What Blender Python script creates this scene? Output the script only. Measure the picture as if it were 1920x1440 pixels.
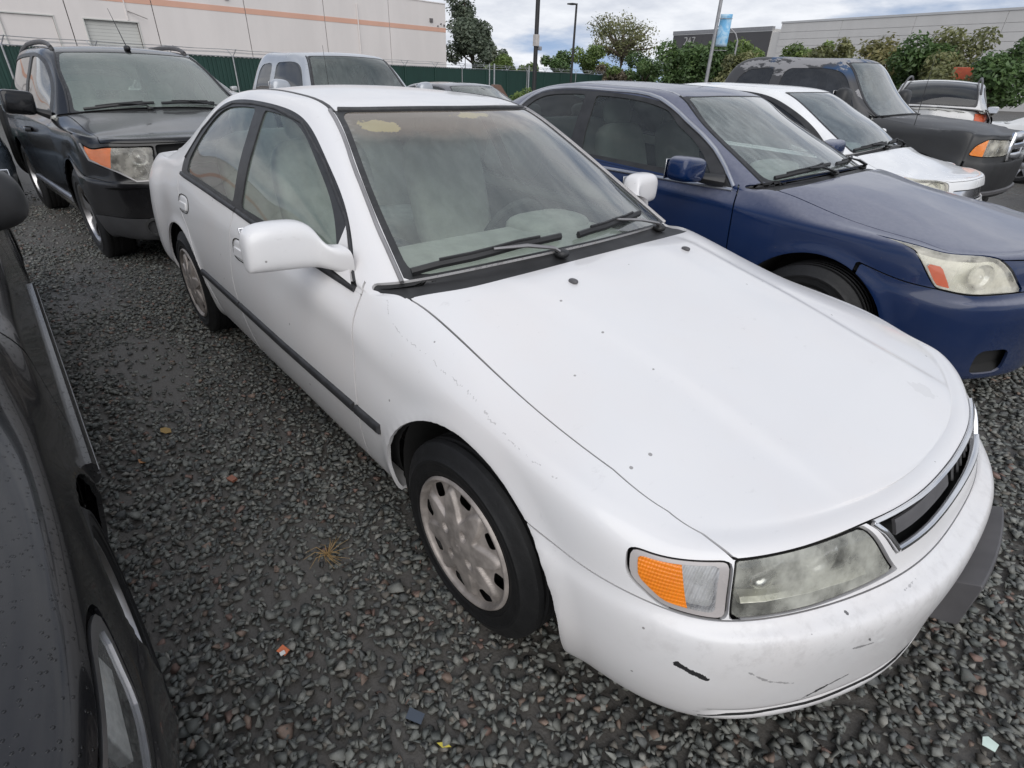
import bpy, math, random
import numpy as np
from mathutils import Vector, Matrix, Euler
random.seed(7); RNG = np.random.default_rng(7)
SC = bpy.context.scene
COL = SC.collection
for o in list(bpy.data.objects): bpy.data.objects.remove(o)

# ------------------------------------------------------------------ camera
cam_d = bpy.data.cameras.new('camera'); cam = bpy.data.objects.new('camera', cam_d); COL.objects.link(cam); SC.camera = cam
F_PX, YAW, PITCH, ROLL = 1013.2, 2.4019, 0.5232, 0.0377
CAM = (0.909, -1.542, 1.481)
cam_d.sensor_width = 36.0; cam_d.lens = F_PX / 1920 * 36.0; cam_d.clip_start = 0.02; cam_d.clip_end = 3000
def cam_axes():
    cy, sy, cp, sp = math.cos(YAW), math.sin(YAW), math.cos(PITCH), math.sin(PITCH)
    f = Vector((cy*cp, sy*cp, -sp)); r = Vector((sy, -cy, 0)); u = r.cross(f)
    cr, sr = math.cos(ROLL), math.sin(ROLL)
    return r*cr + u*sr, u*cr - r*sr, f
_r, _u, _f = cam_axes()
cam.matrix_world = Matrix(((_r.x, _u.x, -_f.x, CAM[0]), (_r.y, _u.y, -_f.y, CAM[1]), (_r.z, _u.z, -_f.z, CAM[2]), (0, 0, 0, 1)))

# ------------------------------------------------------------------ sky and sun (bright broken overcast)
SUN_EL, SUN_AZ = math.radians(38), math.radians(-40)          # azimuth measured from +x towards +y
world = bpy.data.worlds.new('World'); SC.world = world; world.use_nodes = True
SKY_OFS = (9.2, 0.7, 0.0)
wn, wl = world.node_tree.nodes, world.node_tree.links
wn.clear()
def wnode(t, **k):
    n = wn.new(t)
    for a, b in k.items(): setattr(n, a, b)
    return n
sky = wnode('ShaderNodeTexSky', sky_type='NISHITA', sun_disc=False, sun_elevation=SUN_EL, sun_rotation=math.pi/2 - SUN_AZ)
sky.air_density = 1.0; sky.dust_density = 0.1; sky.ozone_density = 2.0
tc = wnode('ShaderNodeTexCoord')
sep = wnode('ShaderNodeSeparateXYZ'); wl.new(tc.outputs['Generated'], sep.inputs[0])
lft = wnode('ShaderNodeVectorMath', operation='ADD'); wl.new(tc.outputs['Generated'], lft.inputs[0]); lft.inputs[1].default_value = (0, 0, 0.30)   # clear air looks blue down to the haze line
nrm = wnode('ShaderNodeVectorMath', operation='NORMALIZE'); wl.new(lft.outputs[0], nrm.inputs[0]); wl.new(nrm.outputs[0], sky.inputs['Vector'])
# project the view direction on a cloud ceiling so that clouds flatten towards the horizon
mx = wnode('ShaderNodeMath', operation='MAXIMUM'); wl.new(sep.outputs['Z'], mx.inputs[0]); mx.inputs[1].default_value = 0.0
ad = wnode('ShaderNodeMath', operation='ADD'); wl.new(mx.outputs[0], ad.inputs[0]); ad.inputs[1].default_value = 0.22
dv = wnode('ShaderNodeVectorMath', operation='DIVIDE'); wl.new(tc.outputs['Generated'], dv.inputs[0])
cmb = wnode('ShaderNodeCombineXYZ')
for i in range(3): wl.new(ad.outputs[0], cmb.inputs[i])
wl.new(cmb.outputs[0], dv.inputs[1])
n1 = wnode('ShaderNodeTexNoise'); n1.inputs['Scale'].default_value = 0.85; n1.inputs['Detail'].default_value = 7; n1.inputs['Roughness'].default_value = 0.56
n2 = wnode('ShaderNodeTexNoise'); n2.inputs['Scale'].default_value = 1.7; n2.inputs['Detail'].default_value = 6; n2.inputs['Roughness'].default_value = 0.6
ofs = wnode('ShaderNodeVectorMath', operation='ADD'); wl.new(dv.outputs[0], ofs.inputs[0]); ofs.inputs[1].default_value = SKY_OFS
wl.new(ofs.outputs[0], n1.inputs['Vector']); wl.new(ofs.outputs[0], n2.inputs['Vector'])
rmp = wnode('ShaderNodeValToRGB'); wl.new(n1.outputs['Fac'], rmp.inputs[0])
rmp.color_ramp.elements[0].position = 0.36; rmp.color_ramp.elements[0].color = (0.28, 0.28, 0.28, 1)
rmp.color_ramp.elements[1].position = 0.50; rmp.color_ramp.elements[1].color = (1, 1, 1, 1)
shade = wnode('ShaderNodeValToRGB'); wl.new(n2.outputs['Fac'], shade.inputs[0])
shade.color_ramp.elements[0].position = 0.32; shade.color_ramp.elements[0].color = (4.4, 4.75, 5.5, 1)
shade.color_ramp.elements[1].position = 0.62; shade.color_ramp.elements[1].color = (7.2, 7.4, 7.8, 1)
mixc = wnode('ShaderNodeMixRGB'); wl.new(rmp.outputs[0], mixc.inputs['Fac']); wl.new(sky.outputs[0], mixc.inputs['Color1']); wl.new(shade.outputs[0], mixc.inputs['Color2'])
bg = wnode('ShaderNodeBackground'); bg.inputs['Strength'].default_value = 0.08; wl.new(mixc.outputs[0], bg.inputs['Color'])
wo = wnode('ShaderNodeOutputWorld'); wl.new(bg.outputs[0], wo.inputs['Surface'])
sun_d = bpy.data.lights.new('sun', 'SUN'); sun_d.energy = 1.25; sun_d.angle = math.radians(70); sun_d.color = (1.0, 0.97, 0.93)
sun = bpy.data.objects.new('sun', sun_d); COL.objects.link(sun)
sd = Vector((math.cos(SUN_EL)*math.cos(SUN_AZ), math.cos(SUN_EL)*math.sin(SUN_AZ), math.sin(SUN_EL)))
sun.rotation_euler = sd.to_track_quat('Z', 'Y').to_euler(); sun.location = sd * 50
SC.view_settings.view_transform = 'Standard'; SC.view_settings.look = 'None'; SC.view_settings.exposure = 0.68; SC.view_settings.gamma = 1.0
SC.view_settings.use_curve_mapping = False
SC.cycles.max_bounces = 8; SC.cycles.transparent_max_bounces = 16; SC.cycles.use_denoising = True

# ------------------------------------------------------------------ material helpers
class NT:
    def __init__(s, name):
        s.m = bpy.data.materials.new(name); s.m.use_nodes = True; s.t = s.m.node_tree; s.t.nodes.clear()
        s.out = s.n('ShaderNodeOutputMaterial')
    def n(s, t, **k):
        n = s.t.nodes.new(t)
        for a, b in k.items(): setattr(n, a, b)
        return n
    def l(s, a, b): s.t.links.new(a, b)
    def val(s, sock, v):
        if hasattr(v, 'is_output'): s.l(v, sock)
        else: sock.default_value = v
    def coord(s): return s.n('ShaderNodeTexCoord').outputs['Object']
    def noise(s, scale, detail=4, rough=0.55, vec=None, dist=0.0, stretch=None):
        n = s.n('ShaderNodeTexNoise'); n.inputs['Scale'].default_value = scale; n.inputs['Detail'].default_value = detail
        n.inputs['Roughness'].default_value = rough; n.inputs['Distortion'].default_value = dist
        v = vec or s.coord()
        if stretch:
            mp = s.n('ShaderNodeMapping'); mp.inputs['Scale'].default_value = stretch; s.l(v, mp.inputs[0]); v = mp.outputs[0]
        s.l(v, n.inputs['Vector']); return n.outputs['Fac']
    def math(s, op, a, b=0.0, c=None, clamp=False):
        n = s.n('ShaderNodeMath', operation=op); n.use_clamp = clamp; s.val(n.inputs[0], a); s.val(n.inputs[1], b)
        if c is not None: s.val(n.inputs[2], c)
        return n.outputs[0]
    def ramp(s, fac, p0, p1):
        n = s.n('ShaderNodeMapRange'); n.interpolation_type = 'SMOOTHSTEP'; s.val(n.inputs[0], fac); n.inputs[1].default_value = p0; n.inputs[2].default_value = p1
        return n.outputs[0]
    def mix(s, fac, a, b):
        n = s.n('ShaderNodeMixRGB'); s.val(n.inputs[0], fac)
        for i, c in ((1, a), (2, b)):
            if hasattr(c, 'is_output'): s.l(c, n.inputs[i])
            else: n.inputs[i].default_value = (*c[:3], 1)
        return n.outputs[0]
    def bump(s, h, strength=0.3, dist=0.01, prev=None):
        n = s.n('ShaderNodeBump'); n.inputs['Strength'].default_value = strength; n.inputs['Distance'].default_value = dist; s.l(h, n.inputs['Height'])
        if prev is not None: s.l(prev, n.inputs['Normal'])
        return n.outputs[0]
    def pbr(s, col, rough=0.5, metal=0.0, spec=0.5, coat=0.0, coat_rough=0.05, normal=None, alpha=None, link=True):
        p = s.n('ShaderNodeBsdfPrincipled')
        if hasattr(col, 'is_output'): s.l(col, p.inputs['Base Color'])
        else: p.inputs['Base Color'].default_value = (*col[:3], 1)
        s.val(p.inputs['Roughness'], rough); s.val(p.inputs['Metallic'], metal); p.inputs['Specular IOR Level'].default_value = spec
        p.inputs['Coat Weight'].default_value = coat; p.inputs['Coat Roughness'].default_value = coat_rough
        if normal is not None: s.l(normal, p.inputs['Normal'])
        if link: s.l(p.outputs[0], s.out.inputs[0])
        return p
    def sepxyz(s, v=None):
        n = s.n('ShaderNodeSeparateXYZ'); s.l(v or s.coord(), n.inputs[0]); return n.outputs

def simple(name, col, rough=0.5, metal=0.0, var=0.12, scale=6.0, bump=0.0, bscale=60.0, coat=0.0, spec=0.5):
    t = NT(name); n = t.noise(scale, 5)
    c = t.mix(t.ramp(n, 0.3, 0.7), tuple(x*(1-var) for x in col), tuple(min(1, x*(1+var)) for x in col))
    nm = t.bump(t.noise(bscale, 3), bump, 0.005) if bump else None
    r = t.math('MULTIPLY_ADD', t.noise(scale*3, 3), 0.15, rough-0.07)
    t.pbr(c, r, metal, spec, coat, normal=nm)
    return t.m

def paint(name, col, rough=0.28, coat=0.7, metal=0.0, dust=0.15, dustcol=(0.30, 0.29, 0.28), speck=0.0, drops=False, topdust=0.0, spec=0.5):
    """car paint: base colour, blotchy fading, road film low down, dust on upward faces, optional water beads"""
    t = NT(name); co = t.coord()
    n1 = t.noise(3.0, 6, 0.6); n2 = t.noise(45, 4, 0.6); n3 = t.noise(9, 5, 0.65)
    c = t.mix(t.ramp(n1, 0.3, 0.75), tuple(x*0.94 for x in col), tuple(min(1, x*1.05) for x in col))
    z = t.sepxyz(co)[2]
    low = t.math('MULTIPLY', t.ramp(z, 0.75, 0.12), t.math('MULTIPLY_ADD', n3, 0.9, 0.2))
    film = t.math('MULTIPLY', low, dust, clamp=True)
    up = t.n('ShaderNodeNewGeometry').outputs['Normal']
    upz = t.ramp(t.sepxyz(up)[2], 0.35, 0.95)
    film2 = t.math('MULTIPLY', t.math('MULTIPLY', upz, topdust), t.math('MULTIPLY_ADD', n2, 0.7, 0.6), clamp=True)
    c = t.mix(film, c, dustcol); c = t.mix(film2, c, (0.32, 0.32, 0.36))
    if speck:
        v = t.n('ShaderNodeTexVoronoi'); v.inputs['Scale'].default_value = 22; t.l(co, v.inputs['Vector'])
        sp = t.math('MULTIPLY', t.math('LESS_THAN', v.outputs['Distance'], 0.055), t.math('GREATER_THAN', t.noise(5, 2), 0.56))
        c = t.mix(t.math('MULTIPLY', sp, speck), c, (0.08, 0.075, 0.07))
    r = t.math('ADD', t.math('MULTIPLY_ADD', n3, 0.12, rough-0.05), t.math('MULTIPLY', t.math('ADD', film, film2, clamp=True), 0.35))
    nm = t.bump(t.noise(260, 2), 0.02, 0.001)
    if drops:
        v = t.n('ShaderNodeTexVoronoi'); v.inputs['Scale'].default_value = 105; v.inputs['Randomness'].default_value = 1.0; t.l(co, v.inputs['Vector'])
        d = t.ramp(v.outputs['Distance'], 0.34, 0.12)
        sc = t.n('ShaderNodeSeparateColor'); t.l(v.outputs['Color'], sc.inputs[0])
        d = t.math('MULTIPLY', d, t.math('GREATER_THAN', sc.outputs[0], 0.55))
        nm = t.bump(d, 1.0, 0.004, nm)
    t.pbr(c, r, metal, spec, coat, 0.04, normal=nm)
    return t.m

def glass(name, tint=(0.80, 0.90, 0.86), haze=0.10, hazecol=(0.42, 0.46, 0.44), rough=0.02, streak=0.5, extra=None, refl=1.0):
    """single-sheet window glass: tinted see-through, mirror reflection by Fresnel, pale film of dust, streaks and painted-in sky reflection"""
    t = NT(name); co = t.coord()
    tr = t.n('ShaderNodeBsdfTransparent'); tr.inputs[0].default_value = (*tint, 1)
    gl = t.n('ShaderNodeBsdfGlossy'); gl.inputs['Roughness'].default_value = rough
    df = t.n('ShaderNodeBsdfDiffuse')
    st = t.noise(14, 5, 0.65, stretch=(0.5, 2.2, 0.5)); sp = t.noise(120, 2)
    h = t.math('MULTIPLY', t.math('MULTIPLY_ADD', t.ramp(st, 0.3, 0.75), streak, 1.0 - streak*0.5), haze, clamp=True)
    h = t.math('ADD', h, t.math('MULTIPLY', t.ramp(sp, 0.68, 0.74), 0.10), clamp=True)
    df.inputs[0].default_value = (*hazecol, 1)  # haze colour: dust film plus some sky reflection put into the colour
    if extra: h, c = extra(t, co, h); t.l(c, df.inputs[0])
    fr = t.n('ShaderNodeFresnel'); fr.inputs[0].default_value = 1.5
    fz = t.math('MULTIPLY', fr.outputs[0], refl*1.6, clamp=True)
    m1 = t.n('ShaderNodeMixShader'); t.l(h, m1.inputs[0]); t.l(tr.outputs[0], m1.inputs[1]); t.l(df.outputs[0], m1.inputs[2])
    m2 = t.n('ShaderNodeMixShader'); t.l(fz, m2.inputs[0]); t.l(m1.outputs[0], m2.inputs[1]); t.l(gl.outputs[0], m2.inputs[2])
    t.l(m2.outputs[0], t.out.inputs[0])
    return t.m

# ------------------------------------------------------------------ object helpers
def link_mesh(name, V, F, mat, parent=None, N=None, smooth=False):
    me = bpy.data.meshes.new(name)
    V = np.asarray(V, dtype=np.float64)
    if isinstance(F, np.ndarray):
        k = F.shape[1]; nf = len(F)
        me.vertices.add(len(V)); me.vertices.foreach_set('co', V.ravel())
        me.loops.add(nf*k); me.loops.foreach_set('vertex_index', F.ravel().astype(np.int32))
        me.polygons.add(nf); me.polygons.foreach_set('loop_start', np.arange(0, nf*k, k, dtype=np.int32))
        me.update(calc_edges=True); me.validate()
    else:
        me.from_pydata([tuple(v) for v in V], [], F); me.update()
    if smooth or N is not None: me.polygons.foreach_set('use_smooth', np.ones(len(me.polygons), dtype=bool))
    if N is not None and len(me.vertices) == len(N): me.normals_split_custom_set_from_vertices([tuple(n) for n in N])
    for m in (mat if isinstance(mat, (list, tuple)) else [mat]): me.materials.append(m)
    o = bpy.data.objects.new(name, me); COL.objects.link(o)
    if parent is not None: o.parent = parent
    return o
def tag(o, label=None, cat=None, group=None, kind=None):
    if label: o['label'] = label
    if cat: o['category'] = cat
    if group: o['group'] = group
    if kind: o['kind'] = kind
    return o
def thing(name, label, cat, loc=(0, 0, 0), rz=0.0, group=None):
    o = bpy.data.objects.new(name, None); COL.objects.link(o); o.location = loc; o.rotation_euler = (0, 0, rz); o.empty_display_size = 0.3
    return tag(o, label, cat, group)
def copy_tree(o, parent=None):
    c = o.copy(); COL.objects.link(c); c.parent = parent
    for ch in list(o.children): copy_tree(ch, c)
    return c

class MB:
    """collects simple solids and links them as ONE mesh object"""
    def __init__(s): s.V, s.F = [], []
    def add(s, V, F):
        b = len(s.V); s.V += [tuple(map(float, v)) for v in V]; s.F += [tuple(b+i for i in f) for f in F]; return s
    def box(s, c, d, rot=None, taper=(1, 1)):
        x, y, z = (k/2 for k in d); V = []
        for sz in (-1, 1):
            tx, ty = (1, 1) if sz < 0 else taper
            for sx, sy in ((-1, -1), (1, -1), (1, 1), (-1, 1)): V.append(Vector((sx*x*tx, sy*y*ty, sz*z)))
        if rot is not None: V = [rot @ v for v in V]
        c = Vector(c); V = [v + c for v in V]
        return s.add(V, [(0, 3, 2, 1), (4, 5, 6, 7), (0, 1, 5, 4), (1, 2, 6, 5), (2, 3, 7, 6), (3, 0, 4, 7)])
    def tube(s, pts, r, n=8, caps=True, flat=1.0, up=(0, 0, 1)):
        pts = [Vector(p) for p in pts]; m = len(pts); rs = r if isinstance(r, (list, tuple)) else [r]*m; V, F = [], []
        for i, p in enumerate(pts):
            t = (pts[min(i+1, m-1)] - pts[max(i-1, 0)]).normalized(); a = t.cross(Vector(up))
            if a.length < 1e-4: a = t.cross(Vector((1, 0, 0)))
            a.normalize(); b = a.cross(t)
            for k in range(n):
                w = 2*math.pi*k/n; V.append(p + a*math.cos(w)*rs[i] + b*math.sin(w)*rs[i]*flat)
        for i in range(m-1):
            for k in range(n): F.append((i*n+k, i*n+(k+1) % n, (i+1)*n+(k+1) % n, (i+1)*n+k))
        if caps: F.append(tuple(range(n-1, -1, -1))); F.append(tuple((m-1)*n+k for k in range(n)))
        return s.add(V, F)
    def lathe(s, prof, n=48, axis='y', c=(0, 0, 0), close=False):
        """prof: list of (radius, offset along axis)"""
        V, F = [], []; m = len(prof)
        for r, h in prof:
            for k in range(n):
                w = 2*math.pi*k/n; a, b = r*math.cos(w), r*math.sin(w)
                V.append((c[0]+a, c[1]+h, c[2]+b) if axis == 'y' else (c[0]+a, c[1]+b, c[2]+h) if axis == 'z' else (c[0]+h, c[1]+a, c[2]+b))
        for i in range(m-1 + (1 if close else 0)):
            j = (i+1) % m
            for k in range(n): F.append((i*n+k, j*n+k, j*n+(k+1) % n, i*n+(k+1) % n))
        return s.add(V, F)
    def blob(s, c, d, e=0.45, nu=20, nv=12, rot=None):
        """superellipsoid: a box with soft rounded corners"""
        V, F = [], []
        def pw(x): return math.copysign(abs(x)**e, x)
        for i in range(nv+1):
            a = -math.pi/2 + math.pi*i/nv
            for j in range(nu):
                b = 2*math.pi*j/nu
                v = Vector((d[0]/2*pw(math.cos(a))*pw(math.cos(b)), d[1]/2*pw(math.cos(a))*pw(math.sin(b)), d[2]/2*pw(math.sin(a))))
                if rot is not None: v = rot @ v
                V.append(v + Vector(c))
        for i in range(nv):
            for j in range(nu): F.append((i*nu+j, i*nu+(j+1) % nu, (i+1)*nu+(j+1) % nu, (i+1)*nu+j))
        return s.add(V, F)
    def prism(s, poly, thick, origin, ax, ay, az):
        """polygon in the (ax,ay) plane at origin, extruded by thick along az"""
        o, ax, ay, az = Vector(origin), Vector(ax), Vector(ay), Vector(az); n = len(poly)
        V = [o + ax*p[0] + ay*p[1] for p in poly] + [o + ax*p[0] + ay*p[1] + az*thick for p in poly]
        F = [tuple(range(n-1, -1, -1)), tuple(range(n, 2*n))] + [(i, (i+1) % n, n+(i+1) % n, n+i) for i in range(n)]
        return s.add(V, F)
    def build(s, name, mat, parent=None, smooth=False, bevel=0.0, seg=2, angle=40):
        o = link_mesh(name, np.array(s.V), s.F, mat, parent)
        if bevel:
            b = o.modifiers.new('b', 'BEVEL'); b.width = bevel; b.segments = seg; b.limit_method = 'ANGLE'; b.angle_limit = math.radians(35)
        if smooth or bevel:
            me = o.data; me.polygons.foreach_set('use_smooth', np.ones(len(me.polygons), dtype=bool))
            if smooth: me.set_sharp_from_angle(angle=math.radians(angle))
            else: me.set_sharp_from_angle(angle=math.radians(60))
        return o
# ------------------------------------------------------------------ ground height: the yard falls gently away behind the front row
def gz(x, y):
    s = np.log1p(np.exp(np.clip(-(np.asarray(x, float)+3.4)/0.7, -40, 40)))*0.7
    t = np.log1p(np.exp(np.clip((np.asarray(y, float)-3.4)/0.6, -40, 40)))*0.6
    return -0.027*s - 0.012*t
def dirt_field(x, y):
    """1 = bare mud showing, 0 = covered with stones"""
    a = np.sin(x*1.9+0.7*np.sin(y*2.3)+1.1)*np.sin(y*2.6+0.9*np.sin(x*1.4))+0.5*np.sin(x*4.3+y*3.1+.5)*np.sin(y*5.2-x*1.7)
    lane = np.exp(-((y+1.30)/0.30)**2)*(0.72+.35*np.sin(x*2.1+1.0)*np.sin(x*.83+y*3))*np.clip((-x-0.1)/0.6, 0, 1)
    return a*0.45*np.clip((.6-x)/1.2, 0, 1)*np.clip((-.2-y)/.4, 0, 1) + lane
def ground_mat():
    t = NT('muddy_gravel_ground'); co = t.coord()
    v = t.n('ShaderNodeTexVoronoi'); v.inputs['Scale'].default_value = 26; t.l(co, v.inputs['Vector'])
    v2 = t.n('ShaderNodeTexVoronoi', feature='DISTANCE_TO_EDGE'); v2.inputs['Scale'].default_value = 26; t.l(co, v2.inputs['Vector'])
    sc = t.n('ShaderNodeSeparateColor'); t.l(v.outputs['Color'], sc.inputs[0]); n = t.noise(1.1, 5, 0.6); n2 = t.noise(70, 4)
    stone = t.mix(sc.outputs[0], (.075, .077, .070), (.20, .20, .185)); stone = t.mix(t.math('GREATER_THAN', sc.outputs[1], .9), stone, (.11, .06, .045))
    mud = t.mix(t.math('MULTIPLY_ADD', t.noise(240, 3), .6, t.math('MULTIPLY', n2, .4)), (.050, .046, .041), (.125, .116, .104))
    e = t.ramp(v2.outputs['Distance'], 0.03, 0.16); dist = t.n('ShaderNodeVectorMath', operation='LENGTH'); t.l(co, dist.inputs[0]); k = t.math('MULTIPLY', t.math('MULTIPLY', e, t.ramp(n, 0.40, 0.58)), t.ramp(dist.outputs['Value'], 2.5, 6.0))
    far = t.sepxyz(co); c = t.mix(k, mud, stone)
    h = t.math('ADD', t.math('MULTIPLY', k, 1.0), t.math('MULTIPLY', n2, 0.25)); nm = t.bump(h, 0.9, 0.02)
    t.pbr(c, t.math('MULTIPLY_ADD', n2, .3, .45), 0, .5, normal=nm); return t.m
def build_ground():
    a = np.unique(np.concatenate([np.linspace(-200, -30, 18), np.linspace(-30, -8, 23), np.linspace(-8, 4, 61), np.linspace(4, 30, 14), np.linspace(30, 200, 14)]))
    b = np.unique(np.concatenate([np.linspace(-200, -10, 16), np.linspace(-10, -3, 8), np.linspace(-3, 10, 66), np.linspace(10, 60, 30), np.linspace(60, 220, 14)]))
    X, Y = np.meshgrid(a, b, indexing='ij'); Z = gz(X, Y)-0.006 + 0.006*np.sin(X*3.1+Y)*np.sin(Y*2.7)*(np.hypot(X, Y) < 12)
    V = np.stack([X, Y, Z], -1).reshape(-1, 3); I = np.arange(len(a)*len(b)).reshape(len(a), len(b)); q = np.stack([I[:-1, :-1], I[1:, :-1], I[1:, 1:], I[:-1, 1:]], -1).reshape(-1, 4)
    o = link_mesh('ground', V, q, ground_mat(), smooth=True); o['kind'] = 'structure'
def stone_shapes(n, rng):
    """crushed rock: convex hulls of a few scattered points, all padded to the same count"""
    import bmesh
    out = []
    for _ in range(n):
        k = int(rng.integers(8, 12)); P = rng.normal(size=(k, 3)); P /= np.linalg.norm(P, axis=1, keepdims=True); P *= rng.uniform(.75, 1.12, (k, 1)); P *= [1.0, rng.uniform(.6, .95), rng.uniform(.34, .6)]
        bm = bmesh.new(); [bm.verts.new(p) for p in P]; r = bmesh.ops.convex_hull(bm, input=bm.verts[:]); bmesh.ops.triangulate(bm, faces=bm.faces[:]); bm.verts.index_update()
        V = np.array([v.co[:] for v in bm.verts]); F = np.array([[v.index for v in f.verts] for f in bm.faces]); bm.free(); out.append((V, F))
    return out
def gravel_mat():
    t = NT('crushed_stone'); a = t.n('ShaderNodeAttribute'); a.attribute_name = 'stone'; sc = t.n('ShaderNodeSeparateColor'); t.l(a.outputs['Color'], sc.inputs[0])
    n = t.noise(90, 5, .65); c = a.outputs['Color']; hv = t.n('ShaderNodeHueSaturation'); t.l(c, hv.inputs['Color']); t.l(t.math('MULTIPLY_ADD', n, .9, .55), hv.inputs['Value'])
    nm = t.bump(t.noise(220, 4, .7), .35, .003); t.pbr(hv.outputs[0], t.math('MULTIPLY_ADD', n, .3, .48), 0, .4, normal=nm); return t.m
def build_gravel():
    rng = np.random.default_rng(11); sh = stone_shapes(48, rng); allV, allF, allC, base = [], [], [], 0
    cx, cy = CAM[0], CAM[1]
    # (x0,x1,y0,y1, per m2, half size lo, hi)
    for x0, x1, y0, y1, den, s0, s1 in ((-1.2, 2.3, -1.75, 1.4, 3300, .0095, .0265), (.55, 2.3, 1.4, 3.6, 1900, .013, .0325), (-5.2, -1.2, -1.75, -.3, 2500, .010, .025), (-9.5, -5.2, -2.2, 1.2, 800, .014, .026), (.2, 3.2, 3.6, 8.5, 700, .014, .027)):
        n = int((x1-x0)*(y1-y0)*den); x = rng.uniform(x0, x1, n); y = rng.uniform(y0, y1, n); d = np.hypot(x-cx, y-cy)
        keep = (rng.uniform(0, 1, n) < np.clip(1.10-np.clip(dirt_field(x, y)-.26, 0, 1)*1.9, .22, 1)) & (d > .35)
        keep &= ~((np.abs(y) < .62) & (x < .45) & (x > -3.6)) | (rng.uniform(0, 1, n) < .2)
        x, y = x[keep], y[keep]; n = len(x); s = s0+(s1-s0)*rng.beta(1.5, 2.3, n); s[rng.uniform(0, 1, n) < .03] *= 1.4
        z = gz(x, y)+(rng.uniform(-.15, .75, n)-.45*np.clip(dirt_field(x, y)*1.6, 0, 1))*s; ang = rng.uniform(0, 2*np.pi, n); tl = rng.normal(0, .19, (n, 2)); kind = rng.integers(0, len(sh), n)
        pal = np.array([[.082, .085, .078], [.098, .100, .090], [.118, .119, .108], [.056, .058, .056], [.070, .075, .070], [.090, .082, .070], [.105, .070, .058], [.128, .125, .112], [.120, .088, .070]])
        col = pal[rng.choice(len(pal), n, p=[.22, .2, .14, .15, .14, .06, .025, .05, .015])]*rng.uniform(.78, 1.22, (n, 1))*1.6
        for q in range(len(sh)):
            idx = np.nonzero(kind == q)[0]
            if not len(idx): continue
            V0, F = sh[q]; V = V0[None]*s[idx][:, None, None]
            def rot(V, i, j, t): c, w = np.cos(t)[:, None], np.sin(t)[:, None]; A = V[..., i]*c-V[..., j]*w; B = V[..., i]*w+V[..., j]*c; V[..., i], V[..., j] = A, B
            rot(V, 1, 2, tl[idx, 0]); rot(V, 0, 2, tl[idx, 1]); rot(V, 0, 1, ang[idx]); V += np.stack([x[idx], y[idx], z[idx]], -1)[:, None, :]
            k = V.shape[1]; allV.append(V.reshape(-1, 3)); allF.append((F[None]+(np.arange(len(idx))*k)[:, None, None]+base).reshape(-1, 3)); allC.append(np.repeat(col[idx], k, 0)); base += len(idx)*k
    V = np.concatenate(allV); F = np.concatenate(allF); C = np.concatenate(allC)
    o = link_mesh('gravel', V, F, gravel_mat()); at = o.data.color_attributes.new('stone', 'FLOAT_COLOR', 'POINT'); at.data.foreach_set('color', np.concatenate([C, np.ones((len(C), 1))], 1).ravel().astype(np.float32))
    o['kind'] = 'stuff'; print('gravel tris', len(F))
build_ground(); build_gravel()
# ------------------------------------------------------------------ warehouses, fence, poles, trees
WIRE = simple("galvanised", (0.38, 0.39, 0.40), 0.5, 0.6)
def along(P0, d, s, z=0.0, off=0.0):
    d = Vector((d[0], d[1], 0)).normalized(); n = Vector((d.y, -d.x, 0)); return Vector((P0[0], P0[1], 0)) + d*s + n*off + Vector((0, 0, z))
def wall_box(mb, P0, d, s0, s1, z0, z1, o0, o1):
    """box on a wall line, from depth o0 to o1 in front of the line (towards the yard)"""
    V = [along(P0, d, s, z, o) for o in (o0, o1) for s, z in ((s0, z0), (s1, z0), (s1, z1), (s0, z1))]
    mb.add(V, [(0, 1, 2, 3), (7, 6, 5, 4), (0, 4, 5, 1), (1, 5, 6, 2), (2, 6, 7, 3), (3, 7, 4, 0)]); return mb
def streaky(name, col, var=.08):
    t = NT(name); n = t.noise(.5, 5, .6, stretch=(1, 1, .25)); n2 = t.noise(3, 4)
    c = t.mix(t.ramp(n, .3, .75), tuple(x*(1-var) for x in col), col); c = t.mix(t.math('MULTIPLY', n2, .15), c, tuple(x*.8 for x in col)); t.pbr(c, .8, normal=t.bump(t.noise(40, 3), .1, .01)); return t.m
WALLW = streaky('pale_tilt_up_wall', (.73, .685, .66)); SALMON = streaky('salmon_band', (.68, .40, .30)); DOORG = streaky('roller_door_grey', (.58, .58, .55)); JOINT = simple('joint_grey', (.22, .20, .19), .9)
WP, WD = (-50.3, 10.0), (-.08, 1.0)
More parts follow.
